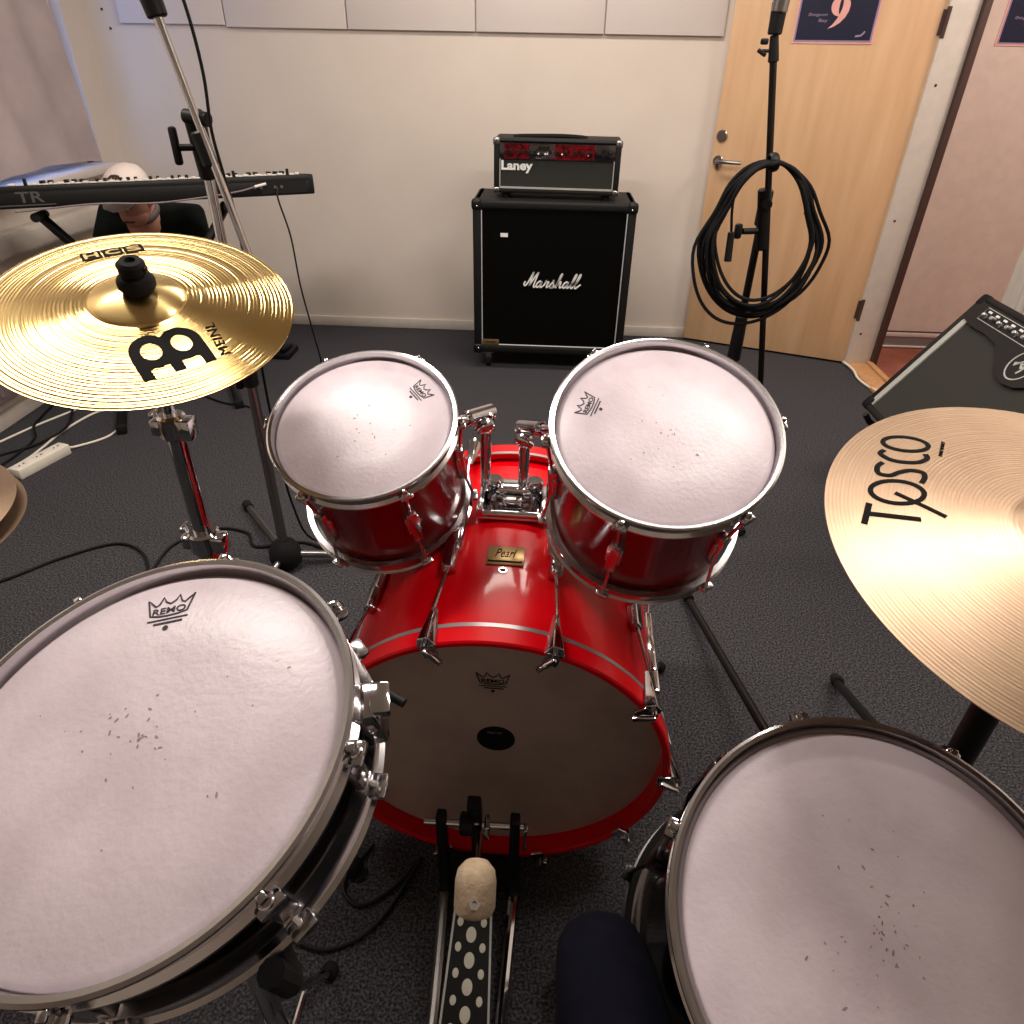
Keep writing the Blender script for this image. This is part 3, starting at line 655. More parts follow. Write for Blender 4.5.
b = MB(); b.box((0.045, 0.14, 0.405), (0.026, 0.030, 0.030), bev=0.004); b.build('brace_clamp', 'chrome', t)

# hi-hat
hc = V((-.952, .78, .756)); hn = V((.03, -.06, 1)).normalized()
for i, (dz, lab, mm) in enumerate(((0.010, 'upper hi-hat cymbal of the pair at the left edge', 'ride'), (-0.012, 'lower hi-hat cymbal of the pair at the left edge', 'ride'))):
    m_ = frame(hc + hn * dz, hn) if i == 0 else frame(hc + hn * dz, hn) @ Matrix.Rotation(PI, 4, 'X')
    t = thing('hi_hat_cymbal', lab, 'cymbal', m_ @ Matrix.Translation((-0.004 * (1 - i), 0, 0)), 'hi-hat pair')
    cymbal(t, 0.178 - 0.004 * (1 - i), 0.05, 0.015, 0.014, mm)
t = thing('hi_hat_stand', 'chrome hi-hat stand holding the pair of cymbals at left edge', 'stand', (hc.x, hc.y, 0))
MB().cyl((0, 0, 0.05), (0, 0, 0.62), 0.014, n=20).build('lower_tube', 'chrome', t); MB().cyl((0, 0, 0.6), (0, 0, 0.725), 0.009).build('upper_tube', 'chrome', t)
MB().cyl((0, 0, 0.7), (0, 0, 0.95), 0.0035).build('pull_rod', 'chrome', t)
k = MB(); k.cyl((0, 0, 0.785), (0, 0, 0.815), 0.013, bev=0.003); k.build('clutch', 'blackrub', t)
for a in (95, 215, 335):
    d = V((math.cos(math.radians(a)), math.sin(math.radians(a)), 0)); b = MB(); b.tube([V((0, 0, 0.30)), d * 0.26 + V((0, 0, 0.012))], 0.007, n=8); lg_ = b.build('leg', 'chrome', t)
    k = MB(); k.sph(tuple(d * 0.26 + V((0, 0, 0.015))), 0.015); k.build('rubber_foot', 'blackrub', lg_)

# ------------------------------------------------------------------ drums
def crown_logo(b, m, wdt, fn=None):
    k = wdt / 2; fl = fn or (lambda x, y: m.translation.z)
    def S(pts, wd, sm=0, closed=False):
        q = [m @ V((p[0] * k, p[1] * k, 0)) for p in pts]; b.ribbon([(v.x, v.y) for v in q], wd * k, 0.0004, smooth=sm, fn=fl, closed=closed)
    S([(-.78, -.05), (-1, .80), (-.82, .62), (-.62, .42), (-.48, .50), (-.34, .86), (-.22, .60), (0, .46), (.22, .60), (.34, .86), (.48, .50), (.62, .42), (.82, .62), (1, .80), (.78, -.05), (.4, -.13), (0, -.16), (-.4, -.13)], 0.075, 0, True)
    b.text('REMO', 0.1, m @ Matrix.Translation((0, 0.13 * k, 0.0002)), width=1.4 * k, height=0.32 * k, bold=0.0012, ext=0.0002)
    b.box(tuple(m @ V((0, -.33 * k, 0.0002))), (1.7 * k, 0.07 * k, 0.0004), m.to_3x3()); b.box(tuple(m @ V((0.05 * k, -.52 * k, 0.0002))), (1.2 * k, 0.09 * k, 0.0004), m.to_3x3())
    b.lathe([(0, 0), (0.12 * k, 0), (0.12 * k, 0.0004), (0, 0.0004)], m @ Matrix.Translation((0, -.78 * k, 0)), n=16)
def hoop(b, r, z, sgn):
    """flanged steel hoop; outer lip at z, running towards -sgn"""
    prof = [(r - 0.003, z), (r, z - sgn * 0.001), (r + 0.0005, z - sgn * 0.003), (r - 0.004, z - sgn * 0.005), (r - 0.006, z - sgn * 0.009), (r - 0.0065, z - sgn * 0.022), (r - 0.001, z - sgn * 0.026), (r - 0.001, z - sgn * 0.029), (r - 0.0105, z - sgn * 0.029), (r - 0.009, z - sgn * 0.010), (r - 0.0075, z - sgn * 0.001)]
    b.lathe(prof, n=112, closed=True)
def drum(name, label, c, n, r, L, lugs, shellmat, logo, wear=(), lugstyle='long', ring=None, lowmat='hoopchrome'):
    t = thing(name, label, 'drum', frame(c, n))
    b = MB(); hoop(b, r, 0, 1); bh = b.build('batter_hoop', 'hoopchrome', t, ang=25)
    b = MB(); hoop(b, r, -L, -1); b.build('resonant_hoop', lowmat, t, ang=25)
    rs = r - 0.017
    b = MB(); b.lathe([(rs, -0.020), (rs, -L + 0.020), (rs - 0.006, -L + 0.020), (rs - 0.006, -0.020)], n=112, closed=True); b.build('shell', shellmat, t)
    rh = r - 0.0085
    b = MB(); b.lathe([(0, -0.0100), (rh * 0.5, -0.0100), (rh - 0.010, -0.0100), (rh - 0.004, -0.0135), (rh - 0.001, -0.020), (rh - 0.010, -0.022), (0, -0.0112)], n=112); hd = b.build('batter_head', 'head', t)
    b = MB(); b.lathe([(0, -L + 0.010), (rh, -L + 0.010), (rh, -L + 0.012), (0, -L + 0.012)], n=96); b.build('resonant_head', 'bhead', t)
    if ring:
        b = MB(); b.torus(rh - 0.0035, 0.0030, Matrix.Translation((0, 0, -0.0110)), n=112, sz=1.0); b.build('dampening_ring', ring, t)
    if logo:
        x, y, a, wd = logo; b = MB(); crown_logo(b, Matrix.Translation((x, y, -0.0098)) @ Matrix.Rotation(math.radians(a), 4, 'Z'), wd); b.build('crown_logo', 'ink', hd)
    if wear:
        b = MB()
        for (x, y, sx, sy, a) in wear: b.lathe([(0, 0), (1, 0), (1, 0.0002), (0, 0.0002)], Matrix.Translation((x, y, -0.0099)) @ Matrix.Rotation(math.radians(a), 4, 'Z') @ Matrix.Diagonal((sx, sy, 1, 1)), n=10)
        each(b, 'wear_mark', 'smudge', hd)
    for a in lugs:
        m_ = Matrix.Rotation(math.radians(a), 4, 'Z'); b = MB(); b.T = m_
        zc_ = -L / 2; ll = min(0.085, L * 0.42)
        if lugstyle == 'long':
            b.box((rs + 0.007, 0, zc_), (0.018, 0.018, ll), bev=0.004); b.box((rs + 0.004, 0, zc_), (0.012, 0.026, ll * 0.55), bev=0.004)
        else:
            b.box((rs + 0.007, 0, zc_), (0.018, 0.020, ll), bev=0.005)
        o = b.build('lug', lowmat, t)
        for sg in (0, 1):
            z_ = -0.016 if sg == 0 else -L + 0.016; s2 = 1 if sg == 0 else -1
            k = MB(); k.T = m_
            k.box((r + 0.004, 0, z_), (0.016, 0.022, 0.008), bev=0.003); k.cyl((r + 0.004, 0, z_), (r + 0.004, 0, z_ + s2 * 0.008), 0.0065, n=14, bev=0.001); k.box((r + 0.004, 0, z_ + s2 * 0.011), (0.007, 0.007, 0.007), bev=0.001)
            k.cyl((r + 0.004, 0, z_), (rs + 0.010, 0, zc_ + s2 * ll * 0.45), 0.0028, n=8); k.build('tension_rod', 'chrome' if sg == 0 else lowmat, t)
    return t
rnd = random.Random(3)
def specks(n, R, cx=0, cy=0):
    out = []
    for _ in range(n):
        a = rnd.uniform(0, 6.28); q = abs(rnd.gauss(0, R * 0.42)); q = min(q, R)
        s_ = rnd.uniform(0.0004, 0.0011); out.append((cx + q * math.cos(a), cy + q * math.sin(a), s_ * rnd.uniform(1, 3), s_, rnd.uniform(0, 180)))
    return out
T1c, T1n = V((-.293, 1.015, .839)), V((-.039, -.426, .904)).normalized()
T2c, T2n = V((.183, .92, .895)), V((-.001, -.466, .885)).normalized()
SNc, SNn = V((-.322, .354, .873)), V((-.139, -.243, .960)).normalized()
FTc, FTn = V((.356, .355, .640)), V((.0, -.376, .926)).normalized()
t1 = drum('rack_tom', 'smaller red rack tom with chrome hoops, left of the two above the bass drum', T1c, T1n, 0.158, 0.25, (-117, -57, 3, 63, 123, 180), 'darkred', (0.084, 0.070, -50, 0.043), specks(16, 0.10))
t2 = drum('rack_tom', 'larger red rack tom with chrome hoops, right of the two above the bass drum', T2c, T2n, 0.171, 0.27, (-113, -53, 8, 66, 126, -172), 'darkred', (-0.110, 0.040, 70, 0.043), specks(24, 0.12))
sn = drum('snare_drum', 'black snare drum with chrome hoops and worn white head at lower left', SNc, SNn, 0.184, 0.098, (-38, -3, 42, 87, 132, 177, -138, -83), 'blackgloss', (-0.027, 0.127, 12, 0.046), specks(40, 0.13) , 'short')
ft = drum('floor_tom', 'large black floor tom with white head and chrome hoop at lower right', FTc, FTn, 0.209, 0.38, (157, 101, 56, 10, -45, -90, -135), 'blackgloss', None, specks(50, 0.16), 'long', ring='inkgrey', lowmat='darksteel')
# snare strainer
b = MB(); b.T = Matrix.Rotation(math.radians(12), 4, 'Z')
b.box((0.184, 0, -0.045), (0.024, 0.036, 0.050), bev=0.004); b.box((0.199, 0.0, -0.026), (0.018, 0.030, 0.012), Euler((0, 0.25, 0)).to_matrix(), bev=0.003)
o = b.build('strainer', 'chrome', sn)
k = MB(); k.T = Matrix.Rotation(math.radians(12), 4, 'Z'); k.cyl((0.205, 0.006, -0.030), (0.218, -0.004, -0.033), 0.004); k.build('strainer_lever', 'black', o)
# small end pads: two brighter rub areas on the snare head are in the head material
t = thing('snare_stand', 'chrome snare stand with black rubber grips under the snare drum', 'stand', (SNc.x, SNc.y + 0.03, 0))
sb = SNc - SNn * 0.112; org = V((SNc.x, SNc.y + 0.03, 0)); Rsn = basis(SNn)
MB().cyl((0, 0, 0.16), (0, 0, 0.60), 0.014, n=20).build('lower_tube', 'chrome', t)
b = MB(); b.cyl((0, 0, 0.58), (0, 0, 0.66), 0.010); b.sph((0, 0, 0.665), 0.020); b.build('basket_hub', 'chrome', t)
for a in (-48, 75, 190):
    d = Rsn @ V((math.cos(math.radians(a)), math.sin(math.radians(a)), 0)); e = sb + d * 0.175 - org; k0 = V((0, 0, 0.665))
    b = MB(); b.tube([k0, e - Rsn @ V((0, 0, 0.03)), e - Rsn @ V((0, 0, 0.014)) + d * 0.012], 0.007, n=10); ar = b.build('basket_arm', 'chrome', t)
    b = MB(); q = e + d * 0.022; b.tube([e - d * 0.03 - SNn * 0.012, e + d * 0.018 - SNn * 0.010, q + SNn * 0.010, q + SNn * 0.030], 0.011, n=10, smooth=3); b.build('rubber_grip', 'blackrub', ar)
b = MB(); b.cyl((0, 0, 0.12), (0, 0, 0.18), 0.020, bev=0.004); b.build('leg_hub', 'chrome', t)
for a in (90, 205, 325):
    d = V((math.cos(math.radians(a)), math.sin(math.radians(a)), 0)); b = MB(); b.tube([V((0, 0, 0.30)), d * 0.16 + V((0, 0, 0.012))], 0.007, n=8); b.tube([V((0, 0, 0.15)), d * 0.085 + V((0, 0, 0.14))], 0.005, n=8); lg_ = b.build('leg', 'chrome', t)
    k = MB(); k.sph(tuple(d * 0.16 + V((0, 0, 0.015))), 0.015); k.build('rubber_foot', 'blackrub', lg_)
# floor tom legs (children of the drum)
Ri = frame(FTc, FTn).inverted()
for a in (120, 0, -110):
    Rl = basis(FTn); d = Rl @ V((math.cos(math.radians(a)), math.sin(math.radians(a)), 0)); p0 = FTc + d * 0.215 - FTn * 0.10; p1 = FTc + d * 0.215 - FTn * 0.30
    dh = V((d.x, d.y, 0)).normalized(); p2 = V((p1.x, p1.y, 0.012)) + dh * 0.02
    b = MB(); b.tube([Ri @ p0, Ri @ p1, Ri @ p2], 0.006, n=10); b.box(tuple(Ri @ (FTc + d * 0.203 - FTn * 0.16)), (0.03, 0.03, 0.06), bev=0.005); lg_ = b.build('leg', 'chrome', ft)
    k = MB(); k.cyl(Ri @ (p2 - V((0, 0, 0.012))), Ri @ (p2 + V((0, 0, 0.03))), 0.013, 0.010, bev=0.003); k.build('rubber_foot', 'blackrub', lg_)

# bass drum
BC = V((-.061, .766, .300)); BN = V((-.025, -.999, -.047)).normalized(); BR = 0.310; BL_ = 0.585
bz = frame(BC, BN, V((1, 0, 0)))
bd = thing('bass_drum', 'big red bass drum with black centre dot on its grey batter head', 'drum', bz)
def wood_hoop(z, sg, nm):
    prof = [(BR - 0.003, z), (BR, z - sg * 0.003), (BR, z - sg * 0.038), (BR - 0.003, z - sg * 0.041), (BR - 0.012, z - sg * 0.041), (BR - 0.013, z - sg * 0.003), (BR - 0.010, z)]
    o = MB().lathe(prof, n=128, closed=True).build(nm, 'red', bd, ang=25)
    MB().lathe([(BR + 0.0006, z - sg * 0.0325), (BR + 0.0006, z - sg * 0.0405), (BR - 0.002, z - sg * 0.0405), (BR - 0.002, z - sg * 0.0325)], n=128, closed=True).build('silver_inlay', 'inlay', o, ang=25)
wood_hoop(0.0, 1, 'batter_hoop'); wood_hoop(-BL_, -1, 'resonant_hoop')
RS = BR - 0.019
MB().lathe([(RS, -0.040), (RS, -BL_ + 0.03), (RS - 0.007, -BL_ + 0.03), (RS - 0.007, -0.040)], n=128, closed=True).build('shell', 'red', bd, ang=25)
HZ = -0.036
hd = MB().lathe([(0, HZ), (BR - 0.0135, HZ), (BR - 0.0135, HZ - 0.002), (0, HZ - 0.002)], n=128).build('batter_head', 'bhead', bd)
MB().lathe([(0, -BL_ + 0.014), (BR - 0.0135, -BL_ + 0.014), (BR - 0.0135, -BL_ + 0.016), (0, -BL_ + 0.016)], n=96).build('resonant_head', 'head', bd)
MB().lathe([(0, 0.0), (0.034, 0.0), (0.034, 0.0008), (0, 0.0008)], Matrix.Translation((0.005, 0.028, HZ)), n=48).build('black_dot', 'black', hd)
k = MB(); k.text('REMO', 0.01, Matrix.Translation((0.003, 0.045, HZ + 0.0011)), width=0.026, height=0.0045); k.build('dot_lettering', 'inkgrey', hd)
k = MB(); crown_logo(k, Matrix.Translation((0.0, 0.178, HZ + 0.0006)), 0.055); k.build('crown_logo', 'black', hd)
def ring_bar(b, a, y0, y1, r0, wd, th):
    pass
for i in range(10):
    a = 36 * i; m_ = Matrix.Rotation(math.radians(a), 4, 'Z')
    # long lug on the shell
    b = MB(); b.T = m_
    b.box((RS + 0.010, 0, -BL_ / 2 - 0.0), (0.022, 0.024, 0.22), bev=0.006); b.box((RS + 0.010, 0, -BL_ / 2), (0.018, 0.034, 0.12), bev=0.006)
    b.build('lug', 'chrome', bd)
    for sg in (1, -1):
        z0 = 0.0 if sg == 1 else -BL_
        b = MB(); b.T = m_
        # wedge claw
        bm = bmesh.new(); zz = (z0 + sg * 0.006, z0 - sg * 0.075); ws = (0.017, 0.006); hs = (0.020, 0.009); ring = []
        for z_, wd, hh_ in zip(zz, ws, hs):
            ring.append([bm.verts.new((BR + 0.001, -wd, z_)), bm.verts.new((BR + 0.001, wd, z_)), bm.verts.new((BR + 0.001 + hh_, wd * 0.5, z_)), bm.verts.new((BR + 0.001 + hh_, -wd * 0.5, z_))])
        for q in range(4): bm.faces.new((ring[0][q], ring[0][(q + 1) % 4], ring[1][(q + 1) % 4], ring[1][q]))
        bm.faces.new(ring[0]); bm.faces.new(ring[1])
        bmesh.ops.bevel(bm, geom=bm.edges[:], offset=0.0015, segments=1, affect='EDGES')
        b._merge(bm)
        b.box((BR - 0.008, 0, z0 + sg * 0.004), (0.026, 0.024, 0.006), bev=0.002)
        cl = b.build('claw', 'chrome', bd)
        k = MB(); k.T = m_; k.cyl((BR + 0.009, 0, z0 - sg * 0.07), (RS + 0.012, 0, -BL_ / 2 + sg * 0.10), 0.0032, n=8)
        k.build('tension_rod', 'chrome', bd)
        if sg == 1:
            k = MB(); k.T = m_; k.cyl((BR + 0.010, 0, z0), (BR + 0.010, 0, z0 + 0.016), 0.005); k.box((BR - 0.004, (-1 if 90 < a < 270 else 1) * 0.010, z0 + 0.022), (0.038, 0.009, 0.009), Matrix.Rotation(math.radians(28 if 90 < a < 270 else -28), 3, 'Z'), bev=0.003); k.build('wing_key', 'chrome', cl)
        
# badge, vent, mount on the shell top: local y is up
def on_top(z): return Matrix.Translation((0, RS, z)) @ Matrix.Rotation(-PI / 2, 4, 'X')
k = MB(); k.T = Matrix.Translation((0.004, RS + 0.001, -0.225)); k.box((0, 0, 0), (0.066, 0.003, 0.050), bev=0.001)
bp_ = k.build('badge', 'brass', bd)
k = MB(); k.T = Matrix.Translation((0.004, RS + 0.0028, -0.231)) @ Matrix.Rotation(-PI / 2, 4, 'X'); k.text('Pearl', 0.02, width=0.038, height=0.022, shear=0.4); k.build('badge_lettering', 'inkk', bp_)
k = MB(); k.T = Matrix.Translation((0.004, RS + 0.0028, -0.208)); k.box((0, 0, 0), (0.060, 0.0006, 0.004)); k.build('badge_line', 'inkk', bp_)
k = MB(); k.torus(0.0065, 0.0018, Matrix.Translation((0.002, RS, -0.186)) @ Matrix.Rotation(PI / 2, 4, 'X'), n=24); v_ = k.build('air_vent', 'chrome', bd)
k = MB(); k.cyl((0.002, RS - 0.001, -0.186), (0.002, RS + 0.0006, -0.186), 0.006); k.build('vent_hole', 'black', v_)
# tom mount
mz = -0.385
mt = MB(); mt.box((0.005, RS + 0.004, mz), (0.130, 0.008, 0.115), bev=0.003); mp_ = mt.build('mount_plate', 'chrome', bd)
k = MB(); k.cyl((-0.062, RS + 0.014, mz + 0.052), (0.072, RS + 0.014, mz + 0.052), 0.007, bev=0.002); k.box((-0.055, RS + 0.018, mz + 0.015), (0.012, 0.022, 0.09), bev=0.003); k.box((0.065, RS + 0.018, mz + 0.015), (0.012, 0.022, 0.09), bev=0.003)
k.box((0.005, RS + 0.022, mz - 0.015), (0.100, 0.034, 0.040), bev=0.006); k.box((0.005, RS + 0.020, mz + 0.022), (0.040, 0.022, 0.020), bev=0.004)
for x in (-0.034, 0.044): k.cyl((x, RS + 0.005, mz - 0.012), (x, RS + 0.052, mz - 0.012), 0.018, n=20, bev=0.004)
k.build('mount_bracket', 'chrome', mp_)
Bi = bz.inverted()
for (px_, tz, tomc, side, tx) in ((-0.102, 0.785, T1c, 1, -0.118), (-0.029, 0.758, T2c, -1, -0.018)):
    base = V((px_, 1.155, 0.63)); tp = V((px_, 1.16, tz))
    k = MB(); k.cyl(Bi @ base, Bi @ tp, 0.0105, n=18); rod = k.build('tom_post', 'chrome', bd)
    # joint and barrel towards the tom
    endp = V((-0.150, 1.10, 0.800)) if side == 1 else V((0.020, 1.085, 0.800))
    fa = tp + (tp - endp).normalized() * 0.018 + V((0, 0, 0.008))
    k = MB(); k.cyl(Bi @ (tp + V((0, -0.002, -0.03))), Bi @ (tp + V((0, 0, 0.012))), 0.0165, n=18, bev=0.003); k.cyl(Bi @ fa, Bi @ (fa.lerp(endp, 0.72)), 0.0145, n=20, bev=0.003); k.cyl(Bi @ fa.lerp(endp, 0.6), Bi @ endp, 0.009, n=14)
    k.sph(tuple(Bi @ (tp + V((0.0, -0.012, -0.012)))), 0.017); k.build('tom_arm', 'chrome', bd)
    k = MB(); q = tp + V((0.0, -0.03, -0.008)); k.cyl(Bi @ (tp + V((0, -0.01, -0.01))), Bi @ q, 0.006); k.box(tuple(Bi @ q), (0.038, 0.014, 0.008), Matrix.Rotation(0.5 * side, 3, 'Z'), bev=0.004); k.build('wing_nut', 'chrome', bd)
# spurs
for sx in (-1, 1):
    k = MB(); p0 = bz @ V((sx * 0.27, -0.12, -0.46)); p1 = V((p0.x + sx * 0.12, p0.y + 0.08, 0.012)); k.tube([Bi @ p0, Bi @ p1], 0.007, n=10); k.box(tuple(Bi @ p0), (0.03, 0.04, 0.04), bev=0.006); sp = k.build('spur', 'chrome', bd)
    k = MB(); k.sph(tuple(Bi @ (p1 + V((0, 0, 0.004)))), 0.014); k.build('rubber_foot', 'blackrub', sp)

# ------------------------------------------------------------------ kick pedal
t = thing('kick_pedal', 'black kick pedal with dotted footboard clamped to bass drum hoop', 'pedal', (-0.08, 0.70, 0))
for x in (-0.062, 0.066):
    b = MB(); b.box((x, 0.0, 0.125), (0.020, 0.030, 0.25), bev=0.004, taper=(0.9, 0.8)); b.build('post', 'blackmetal', t)
b = MB(); b.cyl((-0.092, 0, 0.226), (0.088, 0, 0.226), 0.0065); b.build('axle', 'chrome', t)
b = MB(); b.cyl((-0.030, 0, 0.226), (-0.004, 0, 0.226), 0.020, n=20, bev=0.003); b.box((-0.004, 0.004, 0.262), (0.024, 0.022, 0.075), Euler((0.25, 0, 0)).to_matrix(), bev=0.004); b.build('cam', 'black', t)
b = MB(); b.box((0.018, -0.004, 0.226), (0.010, 0.030, 0.034), bev=0.003); b.box((0.084, -0.006, 0.205), (0.006, 0.018, 0.06), bev=0.002); each(b, 'clamp', 'chrome', t)
bh_ = V((0.020, -0.205, 0.412)); a0 = V((0.006, 0.0, 0.228))
b = MB(); b.cyl(a0, bh_, 0.0038, n=10); sh = b.build('beater_shaft', 'chrome', t)
dsh = (bh_ - a0).normalized(); ax = V((0, dsh.z, -dsh.y)); ax = ax if ax.y > 0 else -ax     # towards the drum, square to the shaft
ax = V((0, 0.66, 0.75)).normalized() if False else ax
b = MB(); b.lathe([(0, -0.030), (0.017, -0.030), (0.0225, -0.027), (0.0255, -0.020), (0.0255, 0.010), (0.023, 0.022), (0.015, 0.031), (0.006, 0.034), (0, 0.034)], frame(bh_ + dsh * 0.012, ax) @ Matrix.Scale(1.08, 4), n=32); bt = b.build('beater', 'felt', t)
b = MB(); b.cyl(bh_ + dsh * 0.035 - ax * 0.008, bh_ + dsh * 0.0415 - ax * 0.008, 0.0075, n=6); b.cyl(bh_ + dsh * 0.041 - ax * 0.008, bh_ + dsh * 0.045 - ax * 0.008, 0.003); b.build('beater_nut', 'chrome', bt)
# footboard
fp0 = V((0.002, -0.38, 0.030)); fp1 = V((0.008, -0.035, 0.150)); fdv = (fp1 - fp0); fl_ = fdv.length; Rf = basis(fdv.cross(V((-1, 0, 0))), V((1, 0, 0)))
if (Rf @ V((0, 0, 1))).z < 0: Rf = basis(-fdv.cross(V((-1, 0, 0))), V((1, 0, 0)))
fm_ = Matrix.Translation(fp0) @ Rf.to_4x4()
fb = MB(); fb.T = fm_; wq0, wq1 = 0.047, 0.033
fb.poly([(-wq0, 0), (wq0, 0), (wq1, fl_ * 0.86), (wq1 * 0.6, fl_), (-wq1 * 0.6, fl_), (-wq1, fl_ * 0.86)], 0.006); fo = fb.build('footboard', 'blackmetal', t, smooth=False)
k = MB(); k.T = fm_ @ Matrix.Translation((0, 0, 0.0062)); k.ribbon([(-wq0 + .003, 0.002), (wq0 - .003, 0.002), (wq1 - .003, fl_ * 0.85), (wq1 * 0.55, fl_ - 0.004), (-wq1 * 0.55, fl_ - 0.004), (-wq1 + .003, fl_ * 0.85)], 0.0035, 0.0008, smooth=0, closed=True); k.build('border_line', 'silverstrip', fo)
k = MB(); k.T = fm_
def dot(x, y, r):
    r *= 1.25
    k.lathe([(0, 0.0062), (r, 0.0062), (r, 0.0075), (r * 0.7, 0.008), (0, 0.008)], Matrix.Translation((x, y, 0)) @ Matrix.Diagonal((0.85, 1.15, 1, 1)), n=20)
for i in range(10): dot(0, 0.012 + i * 0.036, 0.0080)
for i in range(10):
    for sx in (-1, 1): dot(sx * (0.0225 - i * 0.0004), 0.030 + i * 0.036, 0.0048)
each(k, 'grip_dot', 'green', fo)
for sx in (-1, 1):
    b = MB(); x0_ = 0.0 + sx * 0.052; x1_ = 0.003 + sx * 0.066
    b.tube([(x0_, -0.38, 0.012), (0.002 + sx * 0.056, -0.20, 0.016), (x1_, 0.01, 0.018)], 0.010, n=10, smooth=3)
    b.build('side_rail', 'chrome' if sx > 0 else 'steel', t)
MB().box((0.003, -0.36, 0.010), (0.12, 0.06, 0.018), bev=0.004).build('heel_plate', 'black', t); MB().box((0.003, 0.035, 0.012), (0.15, 0.07, 0.012), bev=0.004).build('base_plate', 'black', t)
b = MB(); b.box((0.0, -0.012, 0.19), (0.018, 0.004, 0.09), bev=0.001); b.build('drive_strap', 'black', t)

# ------------------------------------------------------------------ microphone stands
def tripod(t, legs, r, m, fz=0.012, z0=0.14):
    for e in legs:
        b = MB(); b.tube([V((0, 0, z0)), V((e[0], e[1], fz))], r, n=12); lg_ = b.build('leg', m, t)
        d = V((e[0], e[1], fz - z0)).normalized(); k = MB(); k.cyl(V((e[0], e[1], fz)) - d * 0.035, V((e[0], e[1], fz + 0.003)), r + 0.005, n=12, bev=0.003); k.build('rubber_foot', 'blackrub', lg_)
px0, py0 = -0.772, 1.675
t = thing('microphone_stand', 'chrome boom microphone stand behind the crash cymbal at left', 'stand', (px0, py0, 0))
MB().cyl((0, 0, 0.05), (0, 0, 0.66), 0.0145, n=20).build('lower_tube', 'steel', t)
MB().cyl((0, 0, 0.62), (0, 0, 1.14), 0.0115, n=20).build('upper_tube', 'chrome', t)
k = MB(); k.cyl((0, 0, 0.60), (0, 0, 0.66), 0.021, bev=0.004); k.box((-0.026, -0.01, 0.62), (0.018, 0.014, 0.05), bev=0.004); k.build('height_clutch', 'black', t)
k = MB(); k.lathe([(0, 0.002), (0.026, 0.002), (0.044, 0.014), (0.050, 0.035), (0.047, 0.062), (0.034, 0.086), (0.020, 0.096), (0, 0.096)], n=32); k.build('base_hub', 'blackrub', t)
tripod(t, [(-0.25, 0.315), (0.30, 0.06), (-0.06, -0.32)], 0.0115, 'steel', z0=0.045)
c0 = V((-0.745 - px0 + 0.0, 1.625 - py0, 1.165)); b0 = V((-0.779 - px0, 1.62 - py0, 1.376)); b1 = V((-0.694 - px0, 1.62 - py0, 0.971)); bd_ = (b0 - b1).normalized()
MB().cyl(b1 - bd_ * 0.12, b0, 0.0085, n=16).build('boom_arm', 'chrome', t)
k = MB(); k.cyl(V((0, 0, 1.10)), V((0.004, -0.02, 1.235)), 0.019, 0.023, n=18, bev=0.005); k.cyl(c0 - bd_ * 0.035, c0 + bd_ * 0.035, 0.017, n=16, bev=0.004); k.cyl(V((-0.01, -0.03, 1.225)), V((0.045, -0.045, 1.22)), 0.014); k.build('boom_clutch', 'black', t)
k = MB(); k.cyl(V((0.0, -0.02, 1.165)), V((-0.035, -0.035, 1.165)), 0.007); k.box((-0.042, -0.037, 1.168), (0.016, 0.018, 0.075), bev=0.006); k.build('tightening_handle', 'black', t)
k = MB(); k.cyl(b0, b0 + bd_ * 0.018, 0.010); k.build('threaded_tip', 'chrome', t)
t = thing('microphone', 'black microphone on the tip of the chrome boom arm', 'microphone', V((px0, py0, 0)) + b0 + bd_ * 0.018)
k = MB(); k.cyl((0, 0, 0), tuple(bd_ * 0.075), 0.020, 0.024, n=20, bev=0.003); k.build('clip', 'black', t)
k = MB(); k.cyl(tuple(bd_ * 0.04), tuple(bd_ * 0.20), 0.013, 0.017, n=20); k.build('body', 'blackrub', t)
k = MB(); k.sph(tuple(bd_ * 0.225), 0.026); k.build('grille', 'darksteel', t)
# its cable
b = MB(); b.tube([(-0.775, 1.60, 1.52), (-0.73, 1.60, 1.47), (-0.715, 1.605, 1.40), (-0.712, 1.615, 1.30), (-0.72, 1.62, 1.20), (-0.716, 1.63, 1.11), (-0.71, 1.64, 1.0), (-0.72, 1.65, 0.8), (-0.745, 1.70, 0.5), (-0.74, 1.72, 0.2), (-0.70, 1.78, 0.02), (-0.5, 1.9, 0.006), (-0.3, 2.1, 0.006)], 0.0035, n=8, smooth=6)
tag(b.build('microphone_cable', 'black'), 'black cable hanging beside the chrome boom microphone stand', 'cable')

qx, qy = 0.632, 2.241
t = thing('microphone_stand', 'black boom microphone stand in front of birch door, draped with coiled cable', 'stand', (qx, qy, 0))
MB().cyl((0, 0, 0.08), (0, 0, 0.60), 0.014, n=20).build('lower_tube', 'blackmetal', t)
MB().cyl((0, 0, 0.56), (0, 0, 1.0), 0.0115, n=20).build('upper_tube', 'blackmetal', t)
k = MB(); k.cyl((0, 0, 0.51), (0, 0, 0.66), 0.022, 0.019, n=16, bev=0.004); k.build('height_clutch', 'black', t)
tripod(t, [(-0.30, 0.10), (0.24, 0.22), (0.06, -0.30)], 0.010, 'blackmetal')
k = MB(); k.cyl((0, 0, 0.07), (0, 0, 0.16), 0.026, bev=0.005); k.build('leg_hub', 'black', t)
u0 = V((0.556 - qx, -0.05, 1.400)); u1 = V((0.728 - qx, -0.05, 0.42)); ud = (u0 - u1).normalized()
MB().cyl(u1, u0, 0.0095, n=16).build('boom_arm', 'darksteel', t)
uc = V((0.619 - qx, -0.045, 0.99))
